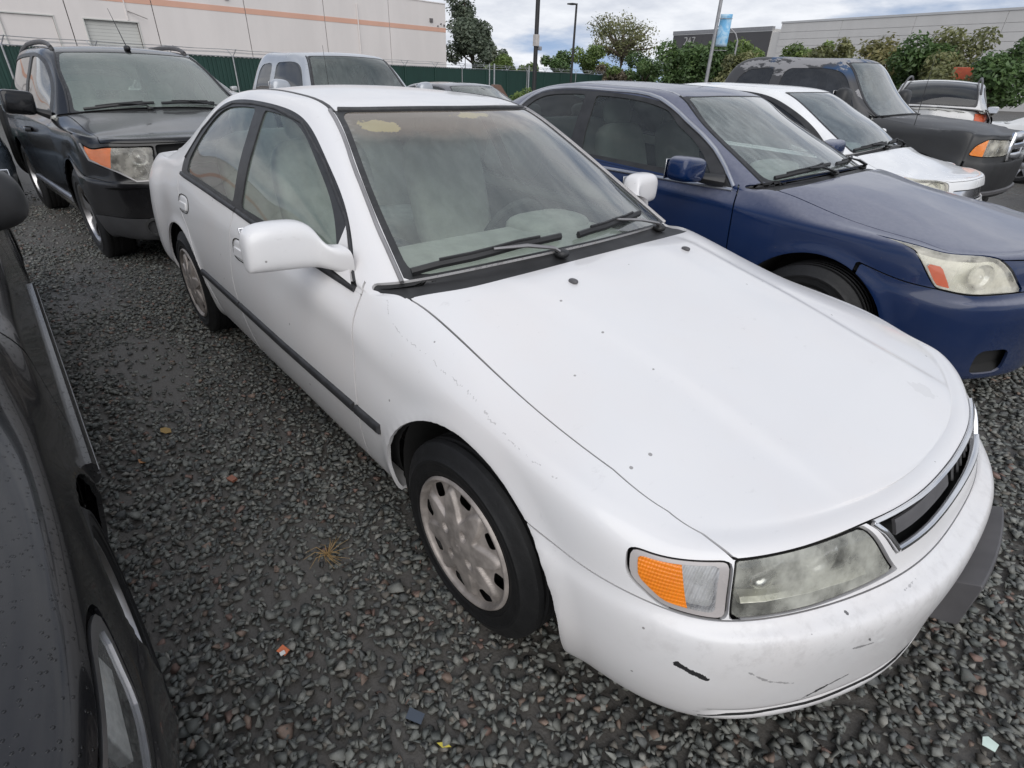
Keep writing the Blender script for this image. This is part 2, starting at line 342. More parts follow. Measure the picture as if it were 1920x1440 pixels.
def warehouse():
    r = thing('warehouse', 'long pale warehouse with a salmon band and roller door behind the green fence', 'warehouse', (0, 0, 0))
    zb, zt = -1.6, 7.08
    b = MB(); wall_box(b, WP, WD, -45, 26.3, zb, zt-.02, -30, -.26); b.build('core_wall', JOINT, r)
    S = [-45, -38.5, -32, -25.4, -18.8, -12.1, -5.36, -.25, 6.28, 13.0, 19.58, 26.36]
    for a, c in zip(S[:-1], S[1:]):
        b = MB(); a2, c2 = a+.03, c-.03
        if a == -5.36:      # panel with the roller door opening
            wall_box(b, WP, WD, a2, -4.55, zb, zt, -.08, 0); wall_box(b, WP, WD, -1.40, c2, zb, zt, -.08, 0); wall_box(b, WP, WD, -4.55, -1.40, 3.60, zt, -.08, 0)
        elif a == -12.1: wall_box(b, WP, WD, a2, -8.9, zb, zt, -.08, 0); wall_box(b, WP, WD, -6.2, c2, zb, zt, -.08, 0); wall_box(b, WP, WD, -8.9, -6.2, 3.62, zt, -.08, 0)
        else: wall_box(b, WP, WD, a2, c2, zb, zt, -.08, 0)
        b.build('wall_panel', WALLW, r); b = MB(); wall_box(b, WP, WD, a2, c2, 4.72, 5.08, 0, .02); b.build('salmon_band', SALMON, r)
        b = MB(); wall_box(b, WP, WD, a, c-.002, zt-.02, zt+.05, -.3, .05); b.build('parapet_cap', WALLW, r)
    for s0, s1, z1, m in ((-4.55, -1.40, 3.60, DOORG), (-8.9, -6.2, 3.62, WALLW)):
        b = MB(); z = -1.3
        if m is WALLW: wall_box(b, WP, WD, s0+.02, s1-.02, z, z1-.02, -.22, -.05)
        while m is not WALLW and z < z1-.02: wall_box(b, WP, WD, s0+.02, s1-.02, z, min(z+.19, z1-.02), -.22, -.17); z += .20
        o = b.build('roller_door', m, r); b = MB(); wall_box(b, WP, WD, s0-.06, s1+.06, z1, z1+.07, 0, .05); wall_box(b, WP, WD, s0-.06, s0, -1.3, z1, 0, .04); wall_box(b, WP, WD, s1, s1+.06, -1.3, z1, 0, .04); b.build('door_frame', DOORG, o)
    b = MB(); wall_box(b, WP, WD, -1.98, -1.92, 3.7, zt, 0, .06); b.build('conduit', WALLW, r)
    b = MB(); b.tube([along(WP, WD, -1.85, 4.24, .03), along(WP, WD, -.9, 3.84, .6)], .03, 6); b.build('awning_rail', JOINT, r)
    for s, z, w in ((24.48, 5.62, .36), (5.0, 5.62, .3), (25.7, 5.4, .12), (25.3, 5.2, .12), (26.1, 5.3, .16)):
        b = MB(); wall_box(b, WP, WD, s-w/2, s+w/2, z-w*.45, z+w*.45, 0, .12); b.build('wall_lamp', simple('wall_lamp_dark', (.12, .11, .11), .5) if 'WL' not in globals() else WL, r, bevel=.02)
    for s in (16.2, -12.0): b = MB(); b.tube([along(WP, WD, s, 6.25, .1), along(WP, WD, s, 1.0, .1)], .05, 8); b.build('downpipe', WALLW, r)
    return r
warehouse()
GREYW = streaky('light_grey_cladding', (.60, .585, .565)); DARKW = streaky('dark_grey_cladding', (.085, .082, .085)); CAP = streaky('parapet_white', (.52, .52, .52)); BAND = streaky('dark_base_band', (.12, .13, .15))
RP, RD = (-52.0, 96.0), (.9756, -.2198)
def right_building():
    r = thing('grey_warehouse', 'long light grey panelled warehouse with a dark corner block above the trees', 'warehouse', (0, 0, 0))
    b = MB(); wall_box(b, RP, RD, 5.7, 75, -2, 9.2, -40, -.1); wall_box(b, RP, RD, -17.7, 4.2, -2, 8.7, -40, -.1); wall_box(b, RP, RD, 4.1, 5.8, -2, 8.2, -40, -.15); b.build('core_wall', GREYW, r)
    X = np.linspace(5.7, 75, 8); Z = [-2, 1.2, 2.3, 3.4, 4.5, 5.4, 6.3, 7.2, 8.1, 9.25]
    for i in range(7):
        for j in range(9):
            b = MB(); wall_box(b, RP, RD, X[i]+.02, X[i+1]-.02, Z[j]+.02, Z[j+1]-.02, -.1, 0); b.build('wall_panel', GREYW if j != 3 else BAND if (i*9+j) % 2 else GREYW, r)
    b = MB(); wall_box(b, RP, RD, 5.6, 75, 9.25, 9.5, -.5, .08); b.build('parapet_cap', CAP, r)
    D = np.linspace(-17.7, 4.15, 4)
    for i in range(3): b = MB(); wall_box(b, RP, RD, D[i]+.02, D[i+1]-.02, -2, 8.35, -.1, 0); b.build('dark_wall_panel', DARKW, r)
    b = MB(); wall_box(b, RP, RD, -17.8, 4.2, 8.35, 8.50, -.4, .04); b.build('light_trim', CAP, r); b = MB(); wall_box(b, RP, RD, -17.8, 4.2, 8.5, 9.0, -.5, .10); b.build('parapet_cap', simple('grey_coping', (.25, .25, .26), .6), r)
    # building number in white sheet letters (strokes of 2 4 7)
    b = MB(); st = {'2': [((0, 1), (.5, 1)), ((.5, 1), (.5, .55)), ((.5, .55), (0, 0)), ((0, 0), (.55, 0))], '4': [((.4, 1), (0, .4)), ((0, .4), (.6, .4)), ((.42, .75), (.42, 0))], '7': [((0, 1), (.55, 1)), ((.55, 1), (.2, 0))]}
    for k, ch in enumerate('247'):
        for (a, c), (e, f) in st[ch]: b.tube([along(RP, RD, -14.6+k*.95+a*1.2, 6.8+c*1.1, .06), along(RP, RD, -14.6+k*.95+e*1.2, 6.8+f*1.1, .06)], .09, 6)
    b.build('building_number', simple('sign_white', (.42, .42, .41), .5), r)
right_building()
# chain-link fence with green privacy slats, barbed-wire arms and galvanised posts
SLAT = NT('green_privacy_slat'); _n = SLAT.noise(1.5, 5, .6, stretch=(1, 1, .3)); _c = SLAT.mix(_n, (.010, .038, .030), (.022, .070, .055)); SLAT.pbr(_c, .55); SLAT = SLAT.m
FP, FD = (-29.0, -.5), (-13.0, 47.0)
def fence_top(s): return float(np.interp(s, [-20, 0, 20, 48, 86], [1.80, 1.74, 1.62, 1.58, 1.22]))
def fence():
    r = thing('slatted_fence', 'green slatted chain link fence with barbed wire arms across the back of the yard', 'fence', (0, 0, 0))
    s = -18.0; step = 3.05; k = 0
    while s < 60:
        s1 = s+step; b = MB(); z0 = float(gz(*along(FP, FD, s)[:2]))
        for j in range(28):
            a0 = s+step*j/28; a1 = a0+step/28*.86; off = .012*(-1)**j; V = [along(FP, FD, a0, z0-.1, off), along(FP, FD, a1, z0-.1, off+.01), along(FP, FD, a1, fence_top(a1)-.02*random.random(), off+.01), along(FP, FD, a0, fence_top(a0)-.02*random.random(), off)]
            b.add(V, [(0, 1, 2, 3)])
        V = [along(FP, FD, s, z0-.1, -.03), along(FP, FD, s1, z0-.1, -.03), along(FP, FD, s1, fence_top(s1)-.04, -.03), along(FP, FD, s, fence_top(s)-.04, -.03)]; b.add(V, [(0, 1, 2, 3)])
        o = b.build('slat_fill', SLAT, r); o['kind'] = 'stuff'
        b = MB(); b.tube([along(FP, FD, s, z0-.1, .05), along(FP, FD, s, fence_top(s)+.03, .05)], .035, 8); p = b.build('fence_post', WIRE if k % 3 == 0 else SLAT, r)
        b = MB()
        for q in (-1, 1): b.tube([along(FP, FD, s, fence_top(s), .05), along(FP, FD, s+q*.12, fence_top(s)+.32, .05+q*.20)], .020, 6)
        b.build('wire_arm', WIRE, p); s = s1; k += 1
    b = MB(); b.tube([along(FP, FD, q, fence_top(q)+.01, .05) for q in np.arange(-18, 61, 3)], .022, 6); b.build('top_rail', WIRE, r)
    for o_, h in ((-.14, .30), (.0, .17), (.24, .30), (.16, .2)):
        b = MB(); b.tube([along(FP, FD, q, fence_top(q)+h-.02*(i % 2), o_) for i, q in enumerate(np.arange(-18, 60.5, 1.5))], .008, 4); b.build('barbed_wire', WIRE, r)
fence()
def post(name, label, cat, x, y, z1, rad, mat, group=None, top=None):
    r = thing(name, label, cat, (x, y, float(gz(x, y))), 0, group); b = MB(); b.tube([(0, 0, -.1), (0, 0, z1-r.location.z)], [rad, rad*(top or 1)], 12); b.build('pole', mat, r, smooth=True); return r
POLE_DARK = simple('bronze_pole', (.018, .017, .018), .5); POLE_GREY = simple('galvanised_pole', (.30, .30, .31), .5, .3)
p = post('light_pole', 'thick dark light pole with a pale control box, its lamp above the frame', 'lamp post', -15.08, 13.57, 7.6, .075, POLE_DARK)
b = MB(); b.box((.02, -.02, 2.45-p.location.z), (.16, .16, .34)); b.build('control_box', simple('pale_box', (.45, .42, .40), .6), p, bevel=.01)
b = MB(); b.box((.10, .10, 2.22-p.location.z), (.10, .10, .12)); b.build('camera_bracket', POLE_GREY, p, bevel=.01); b = MB(); b.box((.3, 0, 7.62-p.location.z), (.7, .3, .10)); b.build('lamp_head', POLE_DARK, p, bevel=.02)
p = post('lamp_post', 'slim dark lamp post with a short arm in front of the bushes', 'lamp post', -36.78, 38.52, 6.6, .115, POLE_DARK, top=.75)
b = MB(); b.box((-.26, -.26, 6.55-p.location.z), (.62, .62, .10), Matrix.Rotation(.0, 3, 'Z')); b.build('lamp_head', POLE_DARK, p, bevel=.03)
p = post('banner_pole', 'tall grey pole carrying a blue and white street banner', 'pole', -14.67, 24.10, 7.0, .075, POLE_GREY)
def banner_mat():
    t = NT('blue_banner'); co = t.coord(); X, Y, Z = t.sepxyz(co); n = t.noise(2.5, 4, .6, dist=1.0)
    c = t.mix(t.ramp(n, .4, .6), (.16, .42, .68), (.42, .62, .78)); c = t.mix(t.ramp(Z, 3.55, 3.2), c, (.62, .66, .70)); c = t.mix(t.math('MULTIPLY', t.ramp(t.noise(18, 2, stretch=(1, 1, 3)), .55, .6), t.ramp(Z, 3.4, 3.2)), c, (.16, .22, .33)); t.pbr(c, .7); return t.m
b = MB(); V = []; W = Vector((.62, .36, 0)).normalized()
for i in range(13):
    z = 3.95+1.20*(1-i/12)-.0; cv = .03*math.sin(i*.6)
    for u in (.10, .36, .60): V.append(W*u + Vector((-W.y, W.x, 0))*(cv+.02*math.sin(u*9)) + Vector((0, 0, z-1.0+0.0 - p.location.z - .17)))
F = [(i*3+j, i*3+j+1, i*3+j+4, i*3+j+3) for i in range(12) for j in range(2)]; b.add(V, F); o = b.build('banner', banner_mat(), p, smooth=True); sm = o.modifiers.new('t', 'SOLIDIFY'); sm.thickness = .008
for z in (2.63, 3.82): b = MB(); b.tube([(0, 0, z-p.location.z), tuple(W*.62+Vector((0, 0, z-p.location.z)))], .012, 6); b.build('banner_arm', POLE_GREY, p)
p = post('street_light', 'distant grey street light with a long curved arm above the trees', 'street light', -26.05, 46.40, 4.3, .07, POLE_GREY)
b = MB(); q = [(0, 0, 4.25), (-.22, -.12, 4.75), (-.6, -.33, 5.08), (-1.1, -.6, 5.22)]; b.tube([(x, y, z-p.location.z) for x, y, z in q], .05, 8); b.blob((-1.3, -.71, 5.22-p.location.z), (.6, .3, .12), .7); b.build('lamp_arm', POLE_GREY, p, smooth=True)
b = MB(); b.box((-.2, -.15, 2.7-p.location.z), (.35, .2, .5)); b.build('blue_sign', simple('pale_blue', (.25, .5, .6), .6), p)
for i, (x, y, z, lb) in enumerate(((-30.07, 23.76, 1.90, 'bare galvanised post standing left of the brown shed'), (-30.6, 24.6, 1.92, 'bare galvanised post second from the left before the fence'), (-33.3, 30.2, 1.95, 'bare galvanised post right of the small green bush'))):
    post('steel_post', lb, 'post', x, y, z, .05 if i else .035, WIRE, 'bare posts in front of the fence')
# ------------------------------------------------------------------ trees: trunk, limbs, crown of leaf-sized faces gathered in clumps

BARK = simple('bark', (.10, .08, .062), .9, var=.3, scale=4, bump=.6, bscale=12)
def leaf_mat(name, a, b_, c_):
    t = NT(name); at = t.n('ShaderNodeAttribute'); at.attribute_name = 'tone'; n = at.outputs['Fac']
    c = t.mix(t.ramp(n, .0, .55), a, b_); c = t.mix(t.ramp(n, .6, 1.0), c, c_)
    d = t.n('ShaderNodeBsdfDiffuse'); t.l(c, d.inputs[0]); tl = t.n('ShaderNodeBsdfTranslucent'); t.l(c, tl.inputs[0]); g = t.n('ShaderNodeBsdfGlossy'); g.inputs['Roughness'].default_value = .5
    m = t.n('ShaderNodeMixShader'); m.inputs[0].default_value = .40; t.l(d.outputs[0], m.inputs[1]); t.l(tl.outputs[0], m.inputs[2]); m2 = t.n('ShaderNodeMixShader'); m2.inputs[0].default_value = .04; t.l(m.outputs[0], m2.inputs[1]); t.l(g.outputs[0], m2.inputs[2])
    t.l(m2.outputs[0], t.out.inputs[0]); return t.m
def _lf(n, *c): return leaf_mat(n, *[tuple(min(.5, v*2.1) for v in k) for k in c])
LEAF = dict(gum=_lf('gum_leaves', (.040, .052, .036), (.072, .088, .060), (.115, .125, .085)), dark=_lf('dark_leaves', (.026, .046, .016), (.050, .084, .028), (.090, .130, .045)),
            mid=_lf('mid_leaves', (.040, .062, .018), (.085, .120, .034), (.15, .19, .06)), olive=_lf('olive_leaves', (.050, .056, .024), (.100, .104, .044), (.15, .15, .07)),
            yellow=_lf('yellow_leaves', (.065, .065, .024), (.115, .108, .042), (.18, .145, .06)), brown=_lf('brown_leaves', (.060, .050, .034), (.105, .088, .060), (.15, .125, .09)))
def tree(label, x, y, w, z0, z1, kind, n=2600, leaf=.20, clumps=9, trunk=True, airy=.18, k=1.0, lean=0.0, seed=1, cat='tree', limbs=5, group='trees beyond the fence'):
    rng = np.random.default_rng(seed); x, y = CAM[0]+(x-CAM[0])*k, CAM[1]+(y-CAM[1])*k; w *= k*1.13; n = int(n*1.25); z0, z1 = CAM[2]+(z0-CAM[2])*k, CAM[2]+(z1-CAM[2])*k; g = float(gz(x, y))
    r = thing('tree' if cat == 'tree' else 'bush', label, cat, (x, y, g), 0, group); h = z1-z0; zc = (z0+z1)/2-g
    C = []; 
    for i in range(clumps):
        a = rng.uniform(0, 2*np.pi); rr = np.sqrt(rng.uniform(0, 1))*.36*w; t = rng.uniform(-.40, .40); C.append((rr*np.cos(a)*(1-abs(t)*.5)+lean*t*h*.7, rr*np.sin(a)*(1-abs(t)*.5), zc+t*h*.85, rng.uniform(.13, .26)*min(w, h*1.2)))
    C.append((0, 0, zc, .27*min(w, h))); C = np.array(C)
    ci = rng.choice(len(C), n, p=C[:, 3]**2/(C[:, 3]**2).sum()); d = rng.normal(size=(n, 3)); d /= np.linalg.norm(d, axis=1, keepdims=True); rad = rng.uniform(.25, 1, n)**.45*(1+airy*rng.normal(0, .35, n))
    P = C[ci, :3]+d*(C[ci, 3]*rad)[:, None]*np.array([1, 1, .85]); P[:, 2] = np.clip(P[:, 2], .05, None)
    tone = np.clip(rng.normal(.45, .18, n)+(rng.uniform(-.25, .25, len(C)))[ci], 0, 1)
    nn = d*.55+np.array([0, 0, .55])+rng.normal(size=(n, 3))*.42; u = np.cross(nn, rng.normal(size=(n, 3))); u /= np.linalg.norm(u, axis=1, keepdims=True); v = np.cross(nn, u); v /= np.linalg.norm(v, axis=1, keepdims=True); s = leaf*rng.uniform(.55, 1.25, n)[:, None]
    Q = np.stack([P-u*s, P+v*s*.55, P+u*s, P-v*s*.55], 1).reshape(-1, 3); F = np.arange(4*n).reshape(n, 4)
    o = link_mesh('crown', Q, F, LEAF[kind], r); at = o.data.attributes.new('tone', 'FLOAT', 'POINT'); at.data.foreach_set('value', np.repeat(tone, 4).astype(np.float32))
    b = MB(); tr = .022*w+.05; b.tube([(0, 0, -.1), (.02*w, .01*w, max(.3, zc-h*.3)), (lean*.1, 0, zc+h*.1)], [tr*1.3, tr, tr*.45], 8)
    for c in C[np.argsort(-C[:, 3])][:limbs]: m0 = Vector((.01*w, 0, max(.25, zc-h*.38))); e = Vector(c[:3]); b.tube([m0, m0.lerp(e, .5)+Vector((0, 0, .04*h)), e, e+(e-m0)*.25], [tr*.6, tr*.4, tr*.22, .01], 6)
    b.build('trunk', BARK, r, smooth=True); return r
tree('tall grey-green gum tree at the end of the pale warehouse', -56.1, 42.4, 6.0, 1.6, 6.9, 'gum', 5200, .22, 14, seed=3, airy=.2)
tree('thin topped gum tree rising out of the frame behind the warehouse corner', -58.5, 43.2, 4.2, 3.4, 11.5, 'gum', 2600, .20, 12, seed=4, airy=.5)
tree('low grey-green gum just right of the tall gum tree', -53.1, 42.9, 3.6, 1.2, 4.4, 'gum', 1700, .2, 7, seed=5)
tree('low yellow-green bush left of the thick dark pole', -49.8, 40.7, 4.2, .6, 3.2, 'mid', 1700, .19, 8, seed=6, cat='bush', group='bushes beyond the fence')
tree('small yellow-green bush touching the thick dark pole', -47.9, 42.9, 4.0, .6, 2.8, 'mid', 1400, .19, 8, seed=7, cat='bush', group='bushes beyond the fence')
tree('round dense dark green tree right of the thick dark pole', -41.3, 41.1, 3.9, .9, 3.75, 'dark', 3000, .17, 8, seed=8, k=1.17)
tree('mid green bush under the slim lamp post', -37.8, 41.6, 3.6, 1.0, 3.7, 'mid', 2200, .18, 8, seed=9, cat='bush', k=1.24, group='bushes beyond the fence')
tree('wide airy tree with open crown and forked bare limbs', -48.2, 59.1, 10.4, 3.0, 8.0, 'olive', 4800, .15, 30, airy=.6, seed=20, limbs=22)
tree('brownish dry bush in front of the airy tree', -34.7, 41.7, 4.7, .6, 2.5, 'brown', 1800, .17, 8, seed=11, cat='bush', k=1.22, group='bushes beyond the fence')
tree('dark green bush right of the dry bush', -33.7, 45.0, 3.8, .6, 3.4, 'dark', 2400, .18, 8, seed=12, cat='bush', k=1.28, group='bushes beyond the fence')
tree('large glossy green tree left of the banner pole', -33.5, 50.0, 4.6, .4, 4.45, 'dark', 3600, .19, 13, seed=13)
tree('broad dark green tree behind the banner pole', -30.1, 49.8, 5.2, .2, 4.6, 'dark', 3800, .19, 11, seed=14)
tree('mid green tree in front of the dark corner block', -28.9, 55.1, 5.4, 1.2, 5.3, 'mid', 3000, .18, 10, seed=15)
tree('brown and green bush right of the banner pole', -25.5, 45.6, 3.8, .6, 3.4, 'olive', 2200, .16, 8, seed=16, cat='bush', group='bushes beyond the fence')
tree('bright green rounded tree before the grey warehouse', -23.4, 53.3, 4.7, 1.2, 5.2, 'mid', 3200, .18, 10, seed=17)
tree('olive tree joined to the bright green rounded tree', -20.9, 52.2, 4.3, 1.4, 5.0, 'olive', 2600, .17, 9, seed=18)
tree('yellowing thin tree left of the windblown tree', -14.1, 44.0, 3.7, .8, 4.6, 'yellow', 1500, .15, 10, airy=.5, seed=19)
tree('dark windblown tree leaning right above the silver estate', -11.7, 42.7, 3.9, .8, 4.5, 'dark', 3200, .15, 10, lean=.5, seed=31)
tree('upper windblown tree with feathery tips leaning right', -10.4, 44.1, 3.3, 1.6, 4.9, 'olive', 2200, .14, 9, lean=.6, seed=22)
tree('pale olive bush right of the windblown tree', -9.0, 41.3, 3.9, .6, 3.4, 'olive', 1900, .14, 8, seed=23, cat='bush', group='bushes beyond the fence')
tree('dense green tree at the far right edge', -5.9, 35.8, 3.2, -.2, 3.3, 'dark', 3000, .14, 9, seed=24)
tree('slim dark treetop behind the tree at the far right edge', -7.0, 39.7, 2.2, 1.2, 3.8, 'dark', 1300, .14, 6, lean=.5, seed=25)
tree('tiny bright green bush beside the brown shed', -22.0, 19.2, 1.2, -.4, 1.12, 'mid', 900, .06, 6, seed=26, cat='bush', group='bushes beyond the fence')
r = thing('brown_shed', 'small brown pointed shed roof beside the tiny green bush', 'shed', (-24.16, 19.4, float(gz(-24.16, 19.4)))); b = MB()
b.prism([(-.7, -.1), (.7, -.1), (.7, 1.0), (.25, 1.62), (-.1, 1.62), (-.7, 1.0)], 1.0, (0, 0, 0), (.53, .85, 0), (0, 0, 1), (-.85, .53, 0)); b.build('shed_body', simple('rusty_brown', (.14, .085, .065), .8), r)
r = thing('orange_box_van', 'orange red box body showing between the trees at the right', 'van', (-7.75, 39.6, float(gz(-7.7, 39.6)))); b = MB(); b.box((0, 0, 1.6), (1.6, 3.6, 2.55)); b.build('box_body', simple('orange_red', (.42, .085, .04), .5), r, bevel=.04)
b = MB(); b.box((0, -2.5, 1.1), (1.5, 1.3, 1.6)); b.build('cab', simple('van_white', (.6, .6, .6), .4), r, bevel=.12)
for sx in (-.65, .65):
    for sy in (-2.4, 1.0): b = MB(); b.lathe([(0, -.1), (.36, -.1), (.38, 0), (.36, .1), (0, .1)], 24, 'x', (sx, sy, .38)); b.build('wheel', RUBBER0 if 'RUBBER0' in globals() else POLE_DARK, r, smooth=True)
for i, (px, py, w, z0, z1, kd, lb) in enumerate(((-39.6, 52.5, 4.4, .2, 2.9, 'dark', 'low dark green bush under the airy tree'), (-43.0, 51.0, 4.2, .2, 2.6, 'mid', 'low mid green bush left below the airy tree'), (-36.2, 55.5, 4.6, .2, 3.3, 'olive', 'olive bush between the airy tree and the glossy tree'), (-23.8, 49.5, 4.2, .2, 3.0, 'brown', 'brown bush before the gap between the grey blocks'), (-17.4, 48.0, 4.6, .2, 3.1, 'olive', 'olive bush left of the yellowing tree'), (-12.9, 46.5, 4.4, -.2, 3.0, 'dark', 'dark bush behind the windblown tree'), (-7.9, 38.0, 3.6, -.2, 2.9, 'olive', 'olive bush left of the far right tree'))):
    tree(lb, px, py, w, z0, z1, kd, 1900, .16, 9, seed=60+i, cat='bush', group='bushes beyond the fence')
# ------------------------------------------------------------------ car body library
# A half body is one spline surface over a grid: rows run round the car (nose centre -> side -> tail centre),
# columns run from the sill up the side, over the belt and roof rail (or hood) to the centre line.
NR, NC = 24, 14
def spline_w(k, s):
    k = np.asarray(k, float); s = np.asarray(s, float); n = len(k); h = np.diff(k)
    A = np.zeros((n, n)); B = np.zeros((n, n)); A[0, 0] = A[-1, -1] = 1
    for i in range(1, n-1):
        A[i, i-1], A[i, i], A[i, i+1] = h[i-1], 2*(h[i-1]+h[i]), h[i]
        B[i, i-1], B[i, i], B[i, i+1] = 6/h[i-1], -6/h[i-1]-6/h[i], 6/h[i]
    M = np.linalg.solve(A, B); idx = np.clip(np.searchsorted(k, s, side='right')-1, 0, n-2)
    hi = h[idx]; a = (k[idx+1]-s)/hi; b = (s-k[idx])/hi
    W = np.zeros((len(s), n)); r = np.arange(len(s)); W[r, idx] += a; W[r, idx+1] += b
    return W + ((a**3-a)*hi**2/6)[:, None]*M[idx] + ((b**3-b)*hi**2/6)[:, None]*M[idx+1]
def knots(v, rows):
    v = sorted(v); return np.interp(rows, [a for a, _ in v], [b for _, b in v])
def smooth_interp(v, xs):
    v = sorted(v); return spline_w([a for a, _ in v], np.clip(xs, v[0][0], v[-1][0])) @ np.array([b for _, b in v])

def body_grid(S):
    P = np.zeros((NR, NC, 3)); R = np.arange(NR)
    X = np.array(S['X'], float)                      # side x of rows 6..19
    NY, ND = np.array(S['NY']), np.array(S['ND']); TY, TD = np.array(S['TY']), np.array(S['TD'])
    for c in range(8):
        Z = knots(S['z'][c], R); yk = S['y'][c]
        Y = knots(yk if isinstance(yk, list) else [(0, yk)], R)
        x = np.zeros(NR); y = np.zeros(NR)
        x[6:20] = X + (np.array(S['dx7']) if c == 7 and 'dx7' in S else 0); y[6:20] = Y[6:20]
        sc = (S['nx'][c] - x[6]) / (S['nx'][3] - x[6])
        for r in range(6): x[r] = S['nx'][c] - ND[r]*sc; y[r] = Y[6]*NY[r]
        for i, r in enumerate(range(23, 19, -1)): x[r] = S['tx'][c] + TD[i]; y[r] = Y[19]*TY[i]
        P[:, c, 0], P[:, c, 1], P[:, c, 2] = x, y, Z
    hp = S['hood']; fr = S['hf']                     # hood centre profile and the lateral fractions of columns 8..13
    cx = S['hood_cx']                                # centre-line x for rows 0..8
    for r in range(9):
        p7 = P[r, 7]; zc7 = smooth_interp(hp, [p7[0]])[0]; drop = zc7 - p7[2]
        if r == 0: P[0, 7] = (cx[0], 0, smooth_interp(hp, [cx[0]])[0]); p7 = P[0, 7]; drop = 0
        for c in range(8, 14):
            f = fr[c-8]; x = cx[r] + (p7[0]-cx[r])*(f**S.get('hfx', 1.0)); z = smooth_interp(hp, [x])[0] - drop*f**S['hcrown']
            P[r, c] = (x, p7[1]*f, z)
    if 'row8' in S:
        for c, v in S['row8'].items(): P[8, c] = v
    for r in range(9, 19):
        i = r-9; a, b, d, e = P[r, 7], np.array(S['c10'][i]), np.array(S['c11'][i]), np.array(S['c13'][i])
        P[r, 10], P[r, 11], P[r, 13] = b, d, e
        bul = S.get('bulge', 0.02)
        for c, t in ((8, 0.33), (9, 0.67)): P[r, c] = a + (b-a)*t + np.array([0, bul*4*t*(1-t), 0])*min(1, np.linalg.norm(b-a)/0.3)
        k = S.get('crown', 0.28)
        P[r, 12] = (e[0]+(d[0]-e[0])*k, d[1]*0.52, e[2]+(d[2]-e[2])*k)
    tp = S['deck']; tcx = S['deck_cx']
    for r in range(19, 24):
        p7 = P[r, 7]; drop = smooth_interp(tp, [p7[0]])[0] - p7[2]; cxx = tcx[r-19]
        if r == 23: P[r, 7] = (cxx, 0, smooth_interp(tp, [cxx])[0]); p7 = P[r, 7]; drop = 0
        for c in range(8, 14):
            f = fr[c-8]; x = cxx + (p7[0]-cxx)*f; P[r, c] = (x, p7[1]*f, smooth_interp(tp, [x])[0] - drop*f**2.2)
    return P

class Surf:
    """triangle mesh with normals and grid parameters (row, col)"""
    def __init__(s, V, N, U, T): s.V, s.N, s.U, s.T = V, N, U, T
    @property
    def x(s): return s.V[:, 0]
    @property
    def y(s): return s.V[:, 1]
    @property
    def z(s): return s.V[:, 2]
    @property
    def r(s): return s.U[:, 0]
    @property
    def c(s): return s.U[:, 1]

